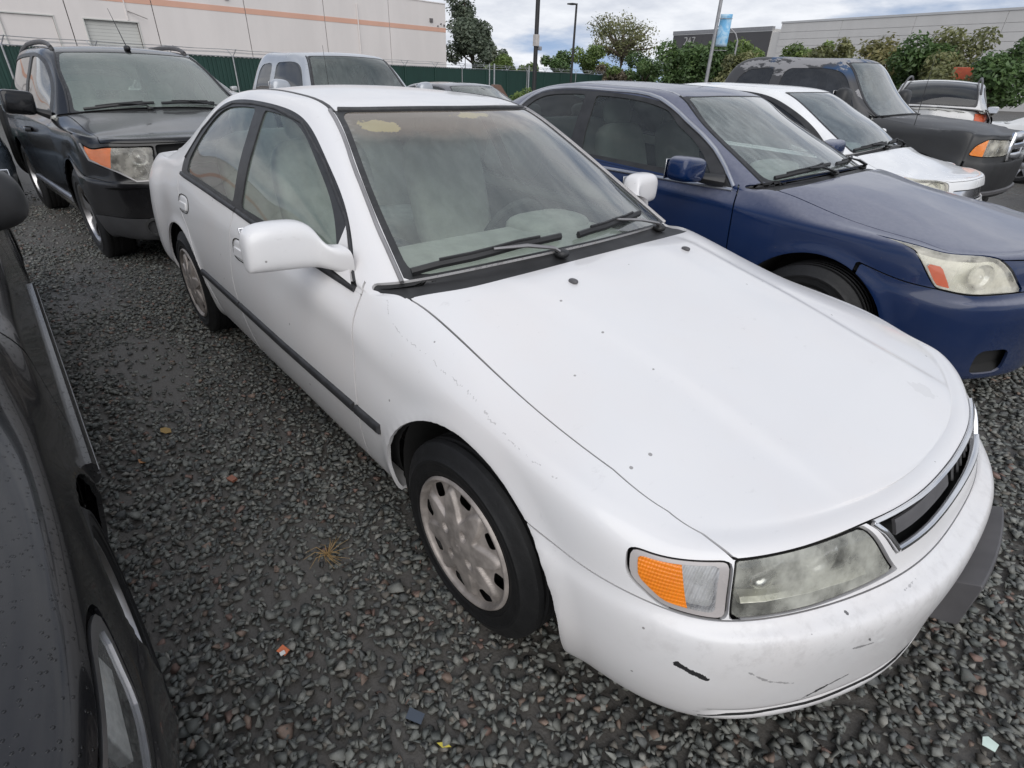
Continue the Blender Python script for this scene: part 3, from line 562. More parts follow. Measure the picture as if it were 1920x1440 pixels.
def eval_body(P, nu=10, nv=8):
    m = np.array([1, -1, 1.0])
    E = np.concatenate([P[2:0:-1]*m, P, P[-2:-4:-1]*m], 0)              # mirror rows at nose and tail
    E = np.concatenate([E, E[:, -2:-4:-1]*m], 1)                        # mirror columns at the centre line
    du = np.linalg.norm(np.diff(E, axis=0), axis=2).mean(1)**0.75; ku = np.concatenate([[0], np.cumsum(np.maximum(du, 0.02))])
    dv = np.linalg.norm(np.diff(E, axis=1), axis=2)[4:-4].mean(0)**0.75; kv = np.concatenate([[0], np.cumsum(np.maximum(dv, 0.02))])
    ru = np.linspace(0, NR-1, (NR-1)*nu+1); rv = np.linspace(0, NC-1, (NC-1)*nv+1)
    su = np.interp(ru+2, np.arange(len(ku)), ku); sv = np.interp(rv, np.arange(len(kv)), kv)
    Wu, Wv = spline_w(ku, su), spline_w(kv, sv)
    G = np.einsum('ai,ijk,bj->abk', Wu, E, Wv)
    # let the skin break at the screen bases (rows 9 and 18) above the belt instead of rippling through them
    Wb = np.zeros_like(Wu)
    for a, b in ((0, 11), (11, 20), (20, len(ku)-1)):
        q = (su >= ku[a]-1e-9) & (su <= ku[b]+1e-9); Wb[q] = 0; Wb[np.ix_(q, np.arange(a, b+1))] = spline_w(ku[a:b+1], su[q])
    Gb = np.einsum('ai,ijk,bj->abk', Wb, E, Wv); wc = np.clip((rv-7.6)/2.0, 0, 1); wc = (wc*wc*(3-2*wc))[None, :, None]; G = G*(1-wc)+Gb*wc
    G[:, -1, 1] = 0; G[0, :, 1] = np.abs(G[0, :, 1])*0; G[-1, :, 1] = 0; G[..., 1] = np.maximum(G[..., 1], 0)
    e = 1e-3
    def dif(Wf, k, s_): return (Wf(k, np.clip(s_+e, k[0], k[-1])) - Wf(k, np.clip(s_-e, k[0], k[-1])))
    Gu = np.einsum('ai,ijk,bj->abk', dif(spline_w, ku, su), E, Wv); Gv = np.einsum('ai,ijk,bj->abk', Wu, E, dif(spline_w, kv, sv))
    N = np.cross(Gu, Gv); ln = np.linalg.norm(N, axis=2, keepdims=True)
    bad = ln[..., 0] < 1e-10; N = N/np.maximum(ln, 1e-12)
    # orient outwards
    ctr = np.array([G[..., 0].mean(), 0, 0.55]); sgn = np.sign(((G-ctr)*N).sum(2).mean()); N = N*sgn
    if bad.any():
        for a, b in zip(*np.nonzero(bad)): N[a, b] = N[min(a+1, N.shape[0]-2) if a == 0 else max(a-1, 1), b]
    a, b = G.shape[:2]; I = np.arange(a*b).reshape(a, b)
    q = np.stack([I[:-1, :-1], I[1:, :-1], I[1:, 1:], I[:-1, 1:]], -1).reshape(-1, 4)
    T = np.concatenate([q[:, [0, 1, 2]], q[:, [0, 2, 3]]])
    V = G.reshape(-1, 3)
    A = np.cross(V[T[:, 1]]-V[T[:, 0]], V[T[:, 2]]-V[T[:, 0]]); T = T[np.linalg.norm(A, axis=1) > 1e-9]
    A = np.cross(V[T[:, 1]]-V[T[:, 0]], V[T[:, 2]]-V[T[:, 0]])
    NN = N.reshape(-1, 3); flip = (A*NN[T].sum(1)).sum(1) < 0; T[flip] = T[flip][:, ::-1]
    U = np.stack(np.meshgrid(ru, rv, indexing='ij'), -1).reshape(-1, 2)
    return Surf(V, NN, U, T)

def cut(m, f):
    """split by the field f: returns (part with f<0, part with f>0)"""
    f = np.where(np.abs(f) < 1e-7, 1e-7, f); s = f > 0; k = s[m.T].sum(1)
    Tin, Tout = [m.T[k == 0]], [m.T[k == 3]]; cr = m.T[(k == 1) | (k == 2)]
    V, N, U = m.V, m.N, m.U
    if len(cr):
        sc = s[cr]; odd = np.where(sc.sum(1) == 1, sc.argmax(1), (~sc).argmax(1)); ar = np.arange(len(cr))
        a, b, c = cr[ar, odd], cr[ar, (odd+1) % 3], cr[ar, (odd+2) % 3]
        ed = np.concatenate([np.sort(np.stack([a, b], 1), 1), np.sort(np.stack([a, c], 1), 1)]); un, inv = np.unique(ed, axis=0, return_inverse=True); inv = inv.ravel()
        t = (f[un[:, 0]]/(f[un[:, 0]]-f[un[:, 1]]))[:, None]; base = len(V)
        mixf = lambda A: np.concatenate([A, A[un[:, 0]]*(1-t)+A[un[:, 1]]*t])
        V, N, U = mixf(V), mixf(N), mixf(U); N = N/np.maximum(np.linalg.norm(N, axis=1, keepdims=True), 1e-9)
        ab, ac = base+inv[:len(cr)], base+inv[len(cr):]; tri = np.stack([a, ab, ac], 1); q1 = np.stack([ab, b, c], 1); q2 = np.stack([ab, c, ac], 1)
        pos = s[a]
        Tout += [tri[pos], q1[~pos], q2[~pos]]; Tin += [tri[~pos], q1[pos], q2[pos]]
    def comp(T):
        T = np.concatenate(T)
        if not len(T): return Surf(np.zeros((0, 3)), np.zeros((0, 3)), np.zeros((0, 2)), T)
        u, i = np.unique(T, return_inverse=True); return Surf(V[u], N[u], U[u], i.reshape(-1, 3))
    return comp(Tin), comp(Tout)
def sdf_poly(px, py, poly, rnd=0.0):
    """signed distance to a closed polygon, negative inside"""
    p = np.stack([px, py], 1); d = np.full(len(p), 1e9); ins = np.zeros(len(p), bool); poly = np.asarray(poly, float)
    for a, b in zip(poly, np.roll(poly, -1, 0)):
        ab = b-a; t = np.clip(((p-a)@ab)/max(ab@ab, 1e-12), 0, 1); d = np.minimum(d, np.linalg.norm(p-a-t[:, None]*ab, axis=1))
        c = ((a[1] > p[:, 1]) != (b[1] > p[:, 1])); xx = (b[0]-a[0])*(p[:, 1]-a[1])/(b[1]-a[1] + 1e-15)+a[0]; ins ^= c & (p[:, 0] < xx)
    return np.where(ins, -d, d) - rnd
def round_poly(poly, rad=0.03, n=5):
    """fillet the corners of a polygon"""
    p = np.asarray(poly, float); out = []; m = len(p)
    for i in range(m):
        a, b, c = p[i-1], p[i], p[(i+1) % m]; u, v = a-b, c-b; lu, lv = np.linalg.norm(u), np.linalg.norm(v); k = min(rad, lu*0.48, lv*0.48)
        s0, s1 = b+u/lu*k, b+v/lv*k
        for t in np.linspace(0, 1, n): out.append(s0*(1-t)**2+b*2*t*(1-t)+s1*t*t)
    return np.array(out)
def curve(pts, n=6):
    """dense smooth polyline through points"""
    p = np.asarray(pts, float); k = np.concatenate([[0], np.cumsum(np.linalg.norm(np.diff(p, axis=0), axis=1))]); s = np.interp(np.linspace(0, len(p)-1, (len(p)-1)*n+1), np.arange(len(p)), k)
    return [tuple(q) for q in spline_w(k, s) @ p]
def ell(m, cx, cz, a, b):
    """wheel arch: ellipse above the axle, straight below"""
    zz = np.maximum(m.z-cz, 0); d = np.sqrt(((m.x-cx)/a)**2 + (zz/b)**2); return (d-1)*min(a, b)
def arch(m, *p):
    f = ell(m, *p); f[m.y < 0.45] = 1.0; return f
def bound_edges(T):
    e = np.concatenate([T[:, [0, 1]], T[:, [1, 2]], T[:, [2, 0]]]); s = np.sort(e, 1); u, i, c = np.unique(s, axis=0, return_index=True, return_counts=True)
    return e[i[c == 1]]
def mirror(m): return Surf(m.V*[1, -1, 1], m.N*[1, -1, 1], m.U.copy(), m.T[:, ::-1].copy())
def join(*ms):
    V, N, U, T, b = [], [], [], [], 0
    for m in ms: V.append(m.V); N.append(m.N); U.append(m.U); T.append(m.T+b); b += len(m.V)
    return Surf(np.concatenate(V), np.concatenate(N), np.concatenate(U), np.concatenate(T))
def both(m):
    """weld a half to its mirror image along the centre line"""
    return join(m, mirror(m))
def put(m, name, mat, parent, lip=0.012, push=0.0):
    """link a cut piece as one mesh; its free edges get a rolled-in lip so that it has thickness"""
    if not len(m.T): return None
    V, N, T = m.V + m.N*push, m.N, m.T
    if lip:
        e = bound_edges(T); e = e[~((np.abs(V[e[:, 0], 1]) < 2e-4) & (np.abs(V[e[:, 1], 1]) < 2e-4))]
        if len(e):
            u, inv = np.unique(e, return_inverse=True); inv = inv.reshape(-1, 2); b = len(V); k = len(u)
            # the lip has its own vertices so that shading breaks at the edge
            A = V[u]; B = V[u]-N[u]*lip; V = np.concatenate([V, A, B])
            t = A[inv[:, 1]]-A[inv[:, 0]]; sidev = np.cross(t, N[e[:, 0]]); SN = np.zeros((k, 3)); np.add.at(SN, inv[:, 0], sidev); np.add.at(SN, inv[:, 1], sidev)
            SN = SN/np.maximum(np.linalg.norm(SN, axis=1, keepdims=True), 1e-9); N = np.concatenate([N, SN, SN])
            a0, a1 = b+inv[:, 0], b+inv[:, 1]; b0, b1 = a0+k, a1+k
            T = np.concatenate([T, np.stack([a0, b0, b1], 1), np.stack([a0, b1, a1], 1)])
    return link_mesh(name, V, T, mat, parent, N)
def pair(m, name, mat, parent, **k): return put(m, name, mat, parent, **k), put(mirror(m), name, mat, parent, **k)
class Finder:
    """look up points of the half surface by (x,z) on the side or by grid (row,col)"""
    def __init__(s, m): s.m = m; s.side = np.nonzero((m.c < 10.2) & (m.r > 3))[0]
    def xz(s, x, z):
        m = s.m; i = s.side; d = (m.x[i]-x)**2+(m.z[i]-z)**2; k = i[np.argpartition(d, 6)[:6]]; w = 1/(((m.x[k]-x)**2+(m.z[k]-z)**2)+1e-6); w /= w.sum()
        p, n = w@m.V[k], w@m.N[k]; return np.array([x, p[1], z]), n/np.linalg.norm(n)
    def rc(s, r, c):
        m = s.m; d = (m.r-r)**2+(m.c-c)**2; k = np.argpartition(d, 4)[:4]; w = 1/(d[k]+1e-5); w /= w.sum(); n = w@m.N[k]
        return w@m.V[k], n/np.linalg.norm(n)
def strip(pts, width, thick, inset=0.0, ends=True):
    """a raised moulding along surface points [(p, n)]: returns V, F"""
    V, F = [], []; m = len(pts)
    for i, (p, n) in enumerate(pts):
        t = pts[min(i+1, m-1)][0]-pts[max(i-1, 0)][0]; t = t/np.linalg.norm(t); w = np.cross(n, t); w /= np.linalg.norm(w)
        for a, h in ((-0.5, -0.004), (-0.5, thick*0.55), (-0.3, thick), (0.3, thick), (0.5, thick*0.55), (0.5, -0.004)): V.append(p + w*width*a + n*(h-inset))
    for i in range(m-1):
        for k in range(5): F.append((i*6+k, i*6+k+1, (i+1)*6+k+1, (i+1)*6+k))
    if ends: F.append((0, 1, 2, 3, 4, 5)[::-1]); F.append(tuple((m-1)*6+k for k in range(6)))
    return V, F
def strip_obj(name, pts, width, thick, mat, parent, mir=False, inset=0.0):
    V, F = strip(pts, width, thick, inset)
    if mir: V = [v*np.array([1, -1, 1]) for v in V]; F = [tuple(reversed(f)) for f in F]
    b = MB(); b.add(V, F); return b.build(name, mat, parent, smooth=True, angle=50)

def make_tyre(parent, mat, R, w, rim, side, tread=True):
    """side=+1: outer face towards +y"""
    h = w/2; p = [(rim-0.012, h*0.72), (rim, h*0.90), (rim+0.012, h*0.98), (rim+.022, h*1.0), (rim+.025, h*1.035), (rim+.031, h*1.03), ((rim+R)/2-.006, h*1.045), ((rim+R)/2-.003, h*1.07), ((rim+R)/2+.006, h*1.07), ((rim+R)/2+.009, h*1.045), (R-0.035, h*0.97), (R-0.014, h*0.88), (R-0.004, h*0.80)]
    for g in (0.55, 0.18, -0.18, -0.55): p += [(R, h*(g+0.09)), (R-0.007, h*(g+0.06)), (R-0.007, h*(g-0.06)), (R, h*(g-0.09))]
    p += [(R-0.004, -h*0.80), (R-0.014, -h*0.88), (R-0.035, -h*0.97), ((rim+R)/2, -h*1.06), (rim, -h*0.90), (rim-0.012, -h*0.72)]
    b = MB(); b.lathe([(r, side*o) for r, o in (p if side > 0 else p)], 64); b.lathe([(rim-0.012, side*h*0.72), (rim-0.03, side*h*0.5), (rim-0.03, -side*h*0.72)], 48)
    return b.build('tyre', mat, parent, smooth=True, angle=35)
def wheel_well(parent, mat, cx, cz, r, y0, y1):
    b = MB(); V, F = [], []; n = 20
    for yy in (y0, y1):
        for k in range(n+1):
            a = math.pi*(-0.12 + 1.24*k/n); V.append((cx+r*math.cos(a), yy, cz+r*math.sin(a)))
    for k in range(n): F.append((k, k+1, n+2+k, n+1+k))
    F.append(tuple(range(n+1))); b.add(V, F); return b.build('wheel_well', mat, parent, smooth=True)
def recompute(m):
    A = np.cross(m.V[m.T[:, 1]]-m.V[m.T[:, 0]], m.V[m.T[:, 2]]-m.V[m.T[:, 0]]); N = np.zeros_like(m.V)
    for k in range(3): np.add.at(N, m.T[:, k], A)
    sm = np.abs(m.y) < 1e-6; N[sm, 1] = 0
    ln = np.linalg.norm(N, axis=1, keepdims=True); N = np.where(ln > 1e-12, N/np.maximum(ln, 1e-12), m.N); return Surf(m.V, N, m.U, m.T)
# ------------------------------------------------------------------ shared materials
BLACK_PLASTIC = simple('black_plastic', (0.020, 0.020, 0.021), 0.5, var=0.25)
GREY_PLASTIC = simple('grey_plastic', (0.085, 0.082, 0.085), 0.5, var=0.15)
RUBBER = simple('rubber', (0.0065, 0.0065, 0.007), 0.6, var=0.3, scale=20, bump=0.15, bscale=90)
SEAL = simple('seal_rubber', (0.022, 0.022, 0.023), 0.45, var=0.3, scale=12)
LINER = simple('black_liner', (0.010, 0.010, 0.010), 0.9)
CHROME = simple('chrome', (0.72, 0.72, 0.73), 0.14, 1.0, var=0.1)
SATIN = simple('satin_trim', (0.50, 0.50, 0.52), 0.32, 1.0, var=0.1)
SILVER = simple('reflector_silver', (0.72, 0.72, 0.70), 0.22, 1.0, var=0.1, bump=0.3, bscale=25)
ALLOY = simple('alloy', (0.48, 0.47, 0.47), 0.34, 1.0, var=0.15, scale=15)
DARK_STEEL = simple('dark_steel', (0.03, 0.028, 0.026), 0.7, 0.3)
INTERIOR_GREY = simple('interior_grey', (0.46, 0.47, 0.43), 0.85, var=0.15, scale=10, bump=0.2, bscale=300)
INTERIOR_DARK = simple('interior_dark', (0.040, 0.042, 0.042), 0.8, var=0.2)
HEADLINER = simple('headliner', (0.52, 0.52, 0.49), 0.9, var=0.08)

def amber_mat(name, col, rib=(1, 0, 0), scale=90):
    t = NT(name); co = t.coord(); w = t.n('ShaderNodeTexWave'); w.inputs['Scale'].default_value = scale; w.inputs['Distortion'].default_value = 0.6; t.l(co, w.inputs[0])
    w2 = t.n('ShaderNodeTexWave', bands_direction='Z'); w2.inputs['Scale'].default_value = scale*0.7; t.l(co, w2.inputs[0])
    c = t.mix(t.noise(16, 3), tuple(x*0.75 for x in col), tuple(min(1, x*1.2) for x in col))
    nm = t.bump(t.math('ADD', w.outputs['Fac'], w2.outputs['Fac']), 0.35, 0.003)
    p = t.pbr(c, 0.12, 0, 0.5, 0.6, normal=nm); p.inputs['Subsurface Weight'].default_value = 0.25; p.inputs['Subsurface Radius'].default_value = (0.02, 0.01, 0.004)
    p.inputs['Subsurface Scale'].default_value = 0.5
    return t.m
AMBER = amber_mat('amber_lens', (0.88, 0.235, 0.012), scale=55)
RED_REFLECTOR = amber_mat('orange_reflector', (0.62, 0.12, 0.045), scale=140)
def lens(name, haze=0.35, col=(0.46, 0.47, 0.43), rough=0.06, rib=0.0):
    t = NT(name); co = t.coord(); tr = t.n('ShaderNodeBsdfTransparent'); tr.inputs[0].default_value = (0.93, 0.94, 0.92, 1)
    df = t.n('ShaderNodeBsdfDiffuse'); df.inputs[0].default_value = (*col, 1); gl = t.n('ShaderNodeBsdfGlossy'); gl.inputs['Roughness'].default_value = rough
    n = t.noise(9, 5, 0.6); h = t.math('MULTIPLY', t.ramp(n, 0.2, 0.75), haze*1.5, clamp=True)
    nm = None
    if rib:
        w = t.n('ShaderNodeTexWave'); w.inputs['Scale'].default_value = rib; t.l(co, w.inputs[0]); nm = t.bump(w.outputs['Fac'], 0.8, 0.004); t.l(nm, gl.inputs['Normal']); t.l(nm, df.inputs['Normal'])
    m1 = t.n('ShaderNodeMixShader'); t.l(h, m1.inputs[0]); t.l(tr.outputs[0], m1.inputs[1]); t.l(df.outputs[0], m1.inputs[2])
    fr = t.n('ShaderNodeFresnel'); fr.inputs[0].default_value = 1.5
    if nm is not None: t.l(nm, fr.inputs['Normal'])
    m2 = t.n('ShaderNodeMixShader'); t.l(fr.outputs[0], m2.inputs[0]); t.l(m1.outputs[0], m2.inputs[1]); t.l(gl.outputs[0], m2.inputs[2])
    t.l(m2.outputs[0], t.out.inputs[0]); return t.m
LENS_HAZY = lens('hazy_lens', 0.48, (0.62, 0.62, 0.55), 0.10)
LENS_CLEAR = lens('clear_lens', 0.12, (0.6, 0.6, 0.58), 0.03)
LENS_RIB = lens('ribbed_lens', 0.42, (0.80, 0.80, 0.82), 0.04, rib=36)
LENS_YELLOW = lens('yellowed_lens', 0.42, (0.86, 0.82, 0.70), 0.06)
GLASS = glass('window_glass', (0.88, 0.97, 0.92), 0.12, (.56, .64, .59), streak=0.7, refl=0.8)
GLASS_DARK = glass('tinted_glass', (0.10, 0.11, 0.115), 0.05, (0.3, 0.3, 0.3), refl=0.9)
GLASS_WS = glass('windscreen_glass', (0.85, 0.95, 0.90), 0.22, (0.48, 0.53, 0.50), streak=0.3)
# ------------------------------------------------------------------ assembling a car from its body surface
def seat(parent, mat, x, y, z, w=0.50, name='seat', rec=0.30):
    """front seat facing +x: cushion, reclined backrest, headrest"""
    b = MB(); b.blob((x+0.02, y, z+0.02), (0.54, w, 0.20), 0.5)
    R = Matrix.Rotation(-rec, 3, 'Y'); b.blob((x-0.33, y, z+0.34), (0.17, w*0.98, 0.66), 0.45, rot=R)
    o = b.build(name, mat, parent, smooth=True, angle=80)
    h = MB(); h.blob((x-0.45, y, z+0.73), (0.11, w*0.52, 0.19), 0.55, rot=R); h.build('headrest', mat, o, smooth=True, angle=80)
    return o
def bench(parent, mat, x, w, z, rec=0.35, heads=True):
    b = MB(); b.blob((x+0.05, 0, z+0.02), (0.52, w, 0.20), 0.35); R = Matrix.Rotation(-rec, 3, 'Y'); b.blob((x-0.30, 0, z+0.30), (0.17, w, 0.60), 0.35, rot=R)
    o = b.build('rear_bench', mat, parent, smooth=True, angle=80)
    if heads:
        for s in (-1, 1):
            h = MB(); h.blob((x-0.42, s*w*0.28, z+0.62), (0.10, 0.26, 0.16), 0.55, rot=R); h.build('headrest', mat, o, smooth=True, angle=80)
def steering(parent, mat, x, y, z, r=0.185, tilt=0.45):
    b = MB(); R = Matrix.Rotation(tilt, 3, 'Y'); c = Vector((x, y, z)); V, F = [], []; n, k = 32, 8
    for i in range(n):
        a = 2*math.pi*i/n
        for j in range(k):
            q = 2*math.pi*j/k; rr = r+0.016*math.cos(q); V.append(c + R @ Vector((0.016*math.sin(q), rr*math.cos(a), rr*math.sin(a))))
    for i in range(n):
        for j in range(k): F.append((i*k+j, i*k+(j+1) % k, ((i+1) % n)*k+(j+1) % k, ((i+1) % n)*k+j))
    b.add(V, F); b.blob(c + R @ Vector((0.02, 0, 0)), (0.06, 0.17, 0.13), 0.6, rot=R)
    for a in (0.25, math.pi-0.25, -math.pi/2): b.tube([c, c + R @ Vector((0, r*math.cos(a), r*math.sin(a)))], 0.014, 6)
    b.tube([c + R @ Vector((0.02, 0, 0)), c + R @ Vector((0.30, 0, 0))], 0.035, 8)
    return b.build('steering_wheel', mat, parent, smooth=True, angle=60)
def interior(parent, S, seatmat=None, dashmat=None, rear=True, heads=True):
    I = S['int']; sm, dm = seatmat or INTERIOR_GREY, dashmat or INTERIOR_GREY
    for s in (-1, 1): seat(parent, sm, I['fx'], s*I['fy'], I['sz'], I.get('sw', 0.50))
    if rear: bench(parent, sm, I['rx'], I['rw'], I['sz']+0.03, heads=heads)
    x0, x1, w, z0, z1 = I['dash']; b = MB(); b.blob(((x0+x1)/2, 0, (z0+z1)/2), (x0-x1, w, z1-z0), 0.28, 28, 14); b.blob((x1+0.10, I['fy'], z1-0.02), (0.28, 0.42, 0.13), 0.6)
    b.build('dashboard', dm, parent, smooth=True, angle=80)
    steering(parent, INTERIOR_DARK, x1-0.16, I['fy'], z1-0.10)
    f = MB(); f.box(((I['rx']+x0)/2-0.1, 0, I['sz']-0.20), (x0-I['rx']+0.9, I['rw'], 0.04)); f.box(((I['rx']+x0)/2, 0, I['sz']-0.05), (0.9, 0.18, 0.28)); f.build('cabin_floor', INTERIOR_DARK, parent)

def wiper(parent, pts_arm, pts_blade, mat_arm, mat_blade, w=0.012):
    a = MB(); a.tube(pts_arm, [w*0.9]*(len(pts_arm)-1)+[w*0.55], 6, flat=0.6); o = a.build('wiper_arm', mat_arm, parent, smooth=True)
    b = MB(); b.tube(pts_blade, 0.009, 6, flat=1.5); m = len(pts_blade)//2; c = (Vector(pts_blade[m]) + Vector(pts_arm[-1]))/2
    b.tube([Vector(p)+Vector((0, 0, 0.016)) for p in pts_blade[1:-1]], 0.005, 5); b.build('wiper_blade', mat_blade, o, smooth=True)
    return o


def ws_pt(F, r, y, off=.012):
    """point on the windscreen or cowl at row r and lateral y, lifted off the surface"""
    m = F.m; k = np.nonzero(m.c > 10.2 if r > 9.04 else m.c > 8.0)[0]; d = (m.r[k]-r)**2*.05+(m.y[k]-abs(y))**2; j = k[np.argpartition(d, 4)[:4]]; w = 1/(np.sort(d)[:4]*0+((m.r[j]-r)**2*.05+(m.y[j]-abs(y))**2)+1e-6); w /= w.sum()
    p, n = w@m.V[j], w@m.N[j]; n /= np.linalg.norm(n); q = p+n*off; return Vector((q[0], q[1]*(1 if y >= 0 else -1), q[2]))
def wipers(root, F, arm, blade, yw, w=.012):
    for (p0, a1), (b0, b1) in (((-.22, -.50), (-.16, -.90)), ((.72, .30), (.62, -.06))):
        y = lambda t: t*yw
        B = [ws_pt(F, 9.19-.09*k+(.06 if b0 > 0 else 0), y(b0+(b1-b0)*k), .014) for k in np.linspace(0, 1, 7)]
        mid = (b0+b1)/2; A = [ws_pt(F, 8.72, y(p0), .004), ws_pt(F, 8.9, y(p0+(mid-p0)*.15), .030), ws_pt(F, 9.10, y(p0+(mid-p0)*.55), .034), ws_pt(F, 9.145+(.06 if b0 > 0 else 0), y(mid), .030)]
        wiper(root, A, B, arm, blade, w)
        b = MB(); c = A[0]; b.blob(c, (.05, .05, .03), .8, 14, 8); b.build('wiper_pivot', blade, root, smooth=True)

def build_shell(S, root, M, nu=10, nv=8, liner=None):
    """cut the half body into its panels. M: dict of materials. Returns dict of pieces, the finder"""
    P = body_grid(S); full = eval_body(P, nu, nv)
    full = recompute(S['deform'](full) if 'deform' in S else full)
    F = Finder(full); out = {}; g = S.get('gap', 0.0022); gp = g/0.16
    m = full
    for a in S['arches']: _, m = cut(m, arch(m, *a))
    shell = m
    # windscreen and rear window with their dark borders
    def take(m, poly, gap=0.0, rnd=0): return cut(m, sdf_poly(m.r, m.c, poly, rnd)) if not gap else (cut(m, sdf_poly(m.r, m.c, poly)+gap)[0], cut(m, sdf_poly(m.r, m.c, poly)-gap)[1])
    for key, nm in (('ws', 'windscreen'), ('rw', 'rear_window')):
        if key not in S: continue
        r0, r1, c0, b0, b1, bc = S[key]
        reg, m = take(m, [(r0, c0), (r1, c0), (r1, 15), (r0, 15)]); _, shell = take(shell, [(r0, c0), (r1, c0), (r1, 15), (r0, 15)])
        pl = round_poly([(r0+b0, c0+bc), (r1-b1, c0+bc), (r1-b1, 15.5), (r0+b0, 15.5)], 0.22)
        gl, fr = take(reg, pl)
        put(both(gl), nm, M.get(key, M['glass']), root, lip=0, push=-0.003); put(both(fr), nm+'_border', M['frit'], root, lip=0.006, push=-0.001)
    if 'cowl' in S:
        cw, m = take(m, S['cowl']); put(both(cw), 'cowl', M['cowl'], root, push=-0.012)
    # side windows
    if 'dlo' in S:
        fr, m2 = cut(m, np.where((m.c > 6.2) & (m.c < 11.3), sdf_poly(m.x, m.z, round_poly(S['dlo'], S.get('dlo_r', 0.05)), 0), 1.0))
        m = m2; _, shell = cut(shell, np.where((shell.c > 6.2) & (shell.c < 11.3), sdf_poly(shell.x, shell.z, round_poly(S['dlo'], S.get('dlo_r', 0.05)), 0), 1.0))
        for poly in S['panes']:
            gl, fr = cut(fr, sdf_poly(fr.x, fr.z, round_poly(poly, S.get('dlo_r', 0.05)))); pair(gl, 'side_window', M.get('side', M['glass']), root, lip=0, push=-0.006)
        pair(fr, 'window_frame', M['frame'], root, lip=0.008)
    # hood, lamps, grille, bumper, doors
    for nm, poly, mat, push in S.get('nose', []):
        pc, m = take(m, poly, gp); out[nm] = pc
        if mat == 'grille':
            put(both(pc), nm, M['grille'], root, push=push)
        elif mat: (put(both(pc), nm, M[mat], root, push=push) if nm in ('hood', 'front_bumper', 'bumper_guard') else pair(pc, nm, M[mat], root, push=push))
    for nm, poly in S.get('doors', []):
        f = np.where(m.c < S.get('door_top', 7.05), sdf_poly(m.x, m.z, poly), 0.05); f = np.maximum(f, (m.c-S.get('door_top', 7.05))*0.15)
        pc = cut(m, f+g)[0]; m = cut(m, f-g)[1]; out[nm] = pc; out[nm+'_obs'] = pair(pc, nm, M['paint'], root)
    for nm, fn, mirrored in S.get('panels', []):
        f = fn(m); pc = cut(m, f+g)[0]; m = cut(m, f-g)[1]; out[nm] = pc
        out[nm+'_obs'] = pair(pc, nm, M['paint'], root) if mirrored else (put(both(pc), nm, M['paint'], root),)
    out['body'] = put(both(m), S.get('body_name', 'body'), M['paint'], root)
    # lining: the same skin a little further in, so that gaps and windows never show through
    _, ln = cut(shell, np.where(((shell.r < 4.6) & (shell.c > 6.0)) | ((shell.r > 7.9) & (shell.r < 9.3) & (shell.c > 8.0)), -1.0, 1.0)); zb = S.get('belt_z', 0.9)
    lo, hi = cut(ln, ln.z-zb); lo.V = lo.V-lo.N*0.045; hi.V = hi.V-hi.N*0.03
    put(both(lo), 'inner_skin', liner or LINER, root, lip=0); put(both(hi), 'headliner', M.get('headliner', HEADLINER), root, lip=0)
    return out, F, full
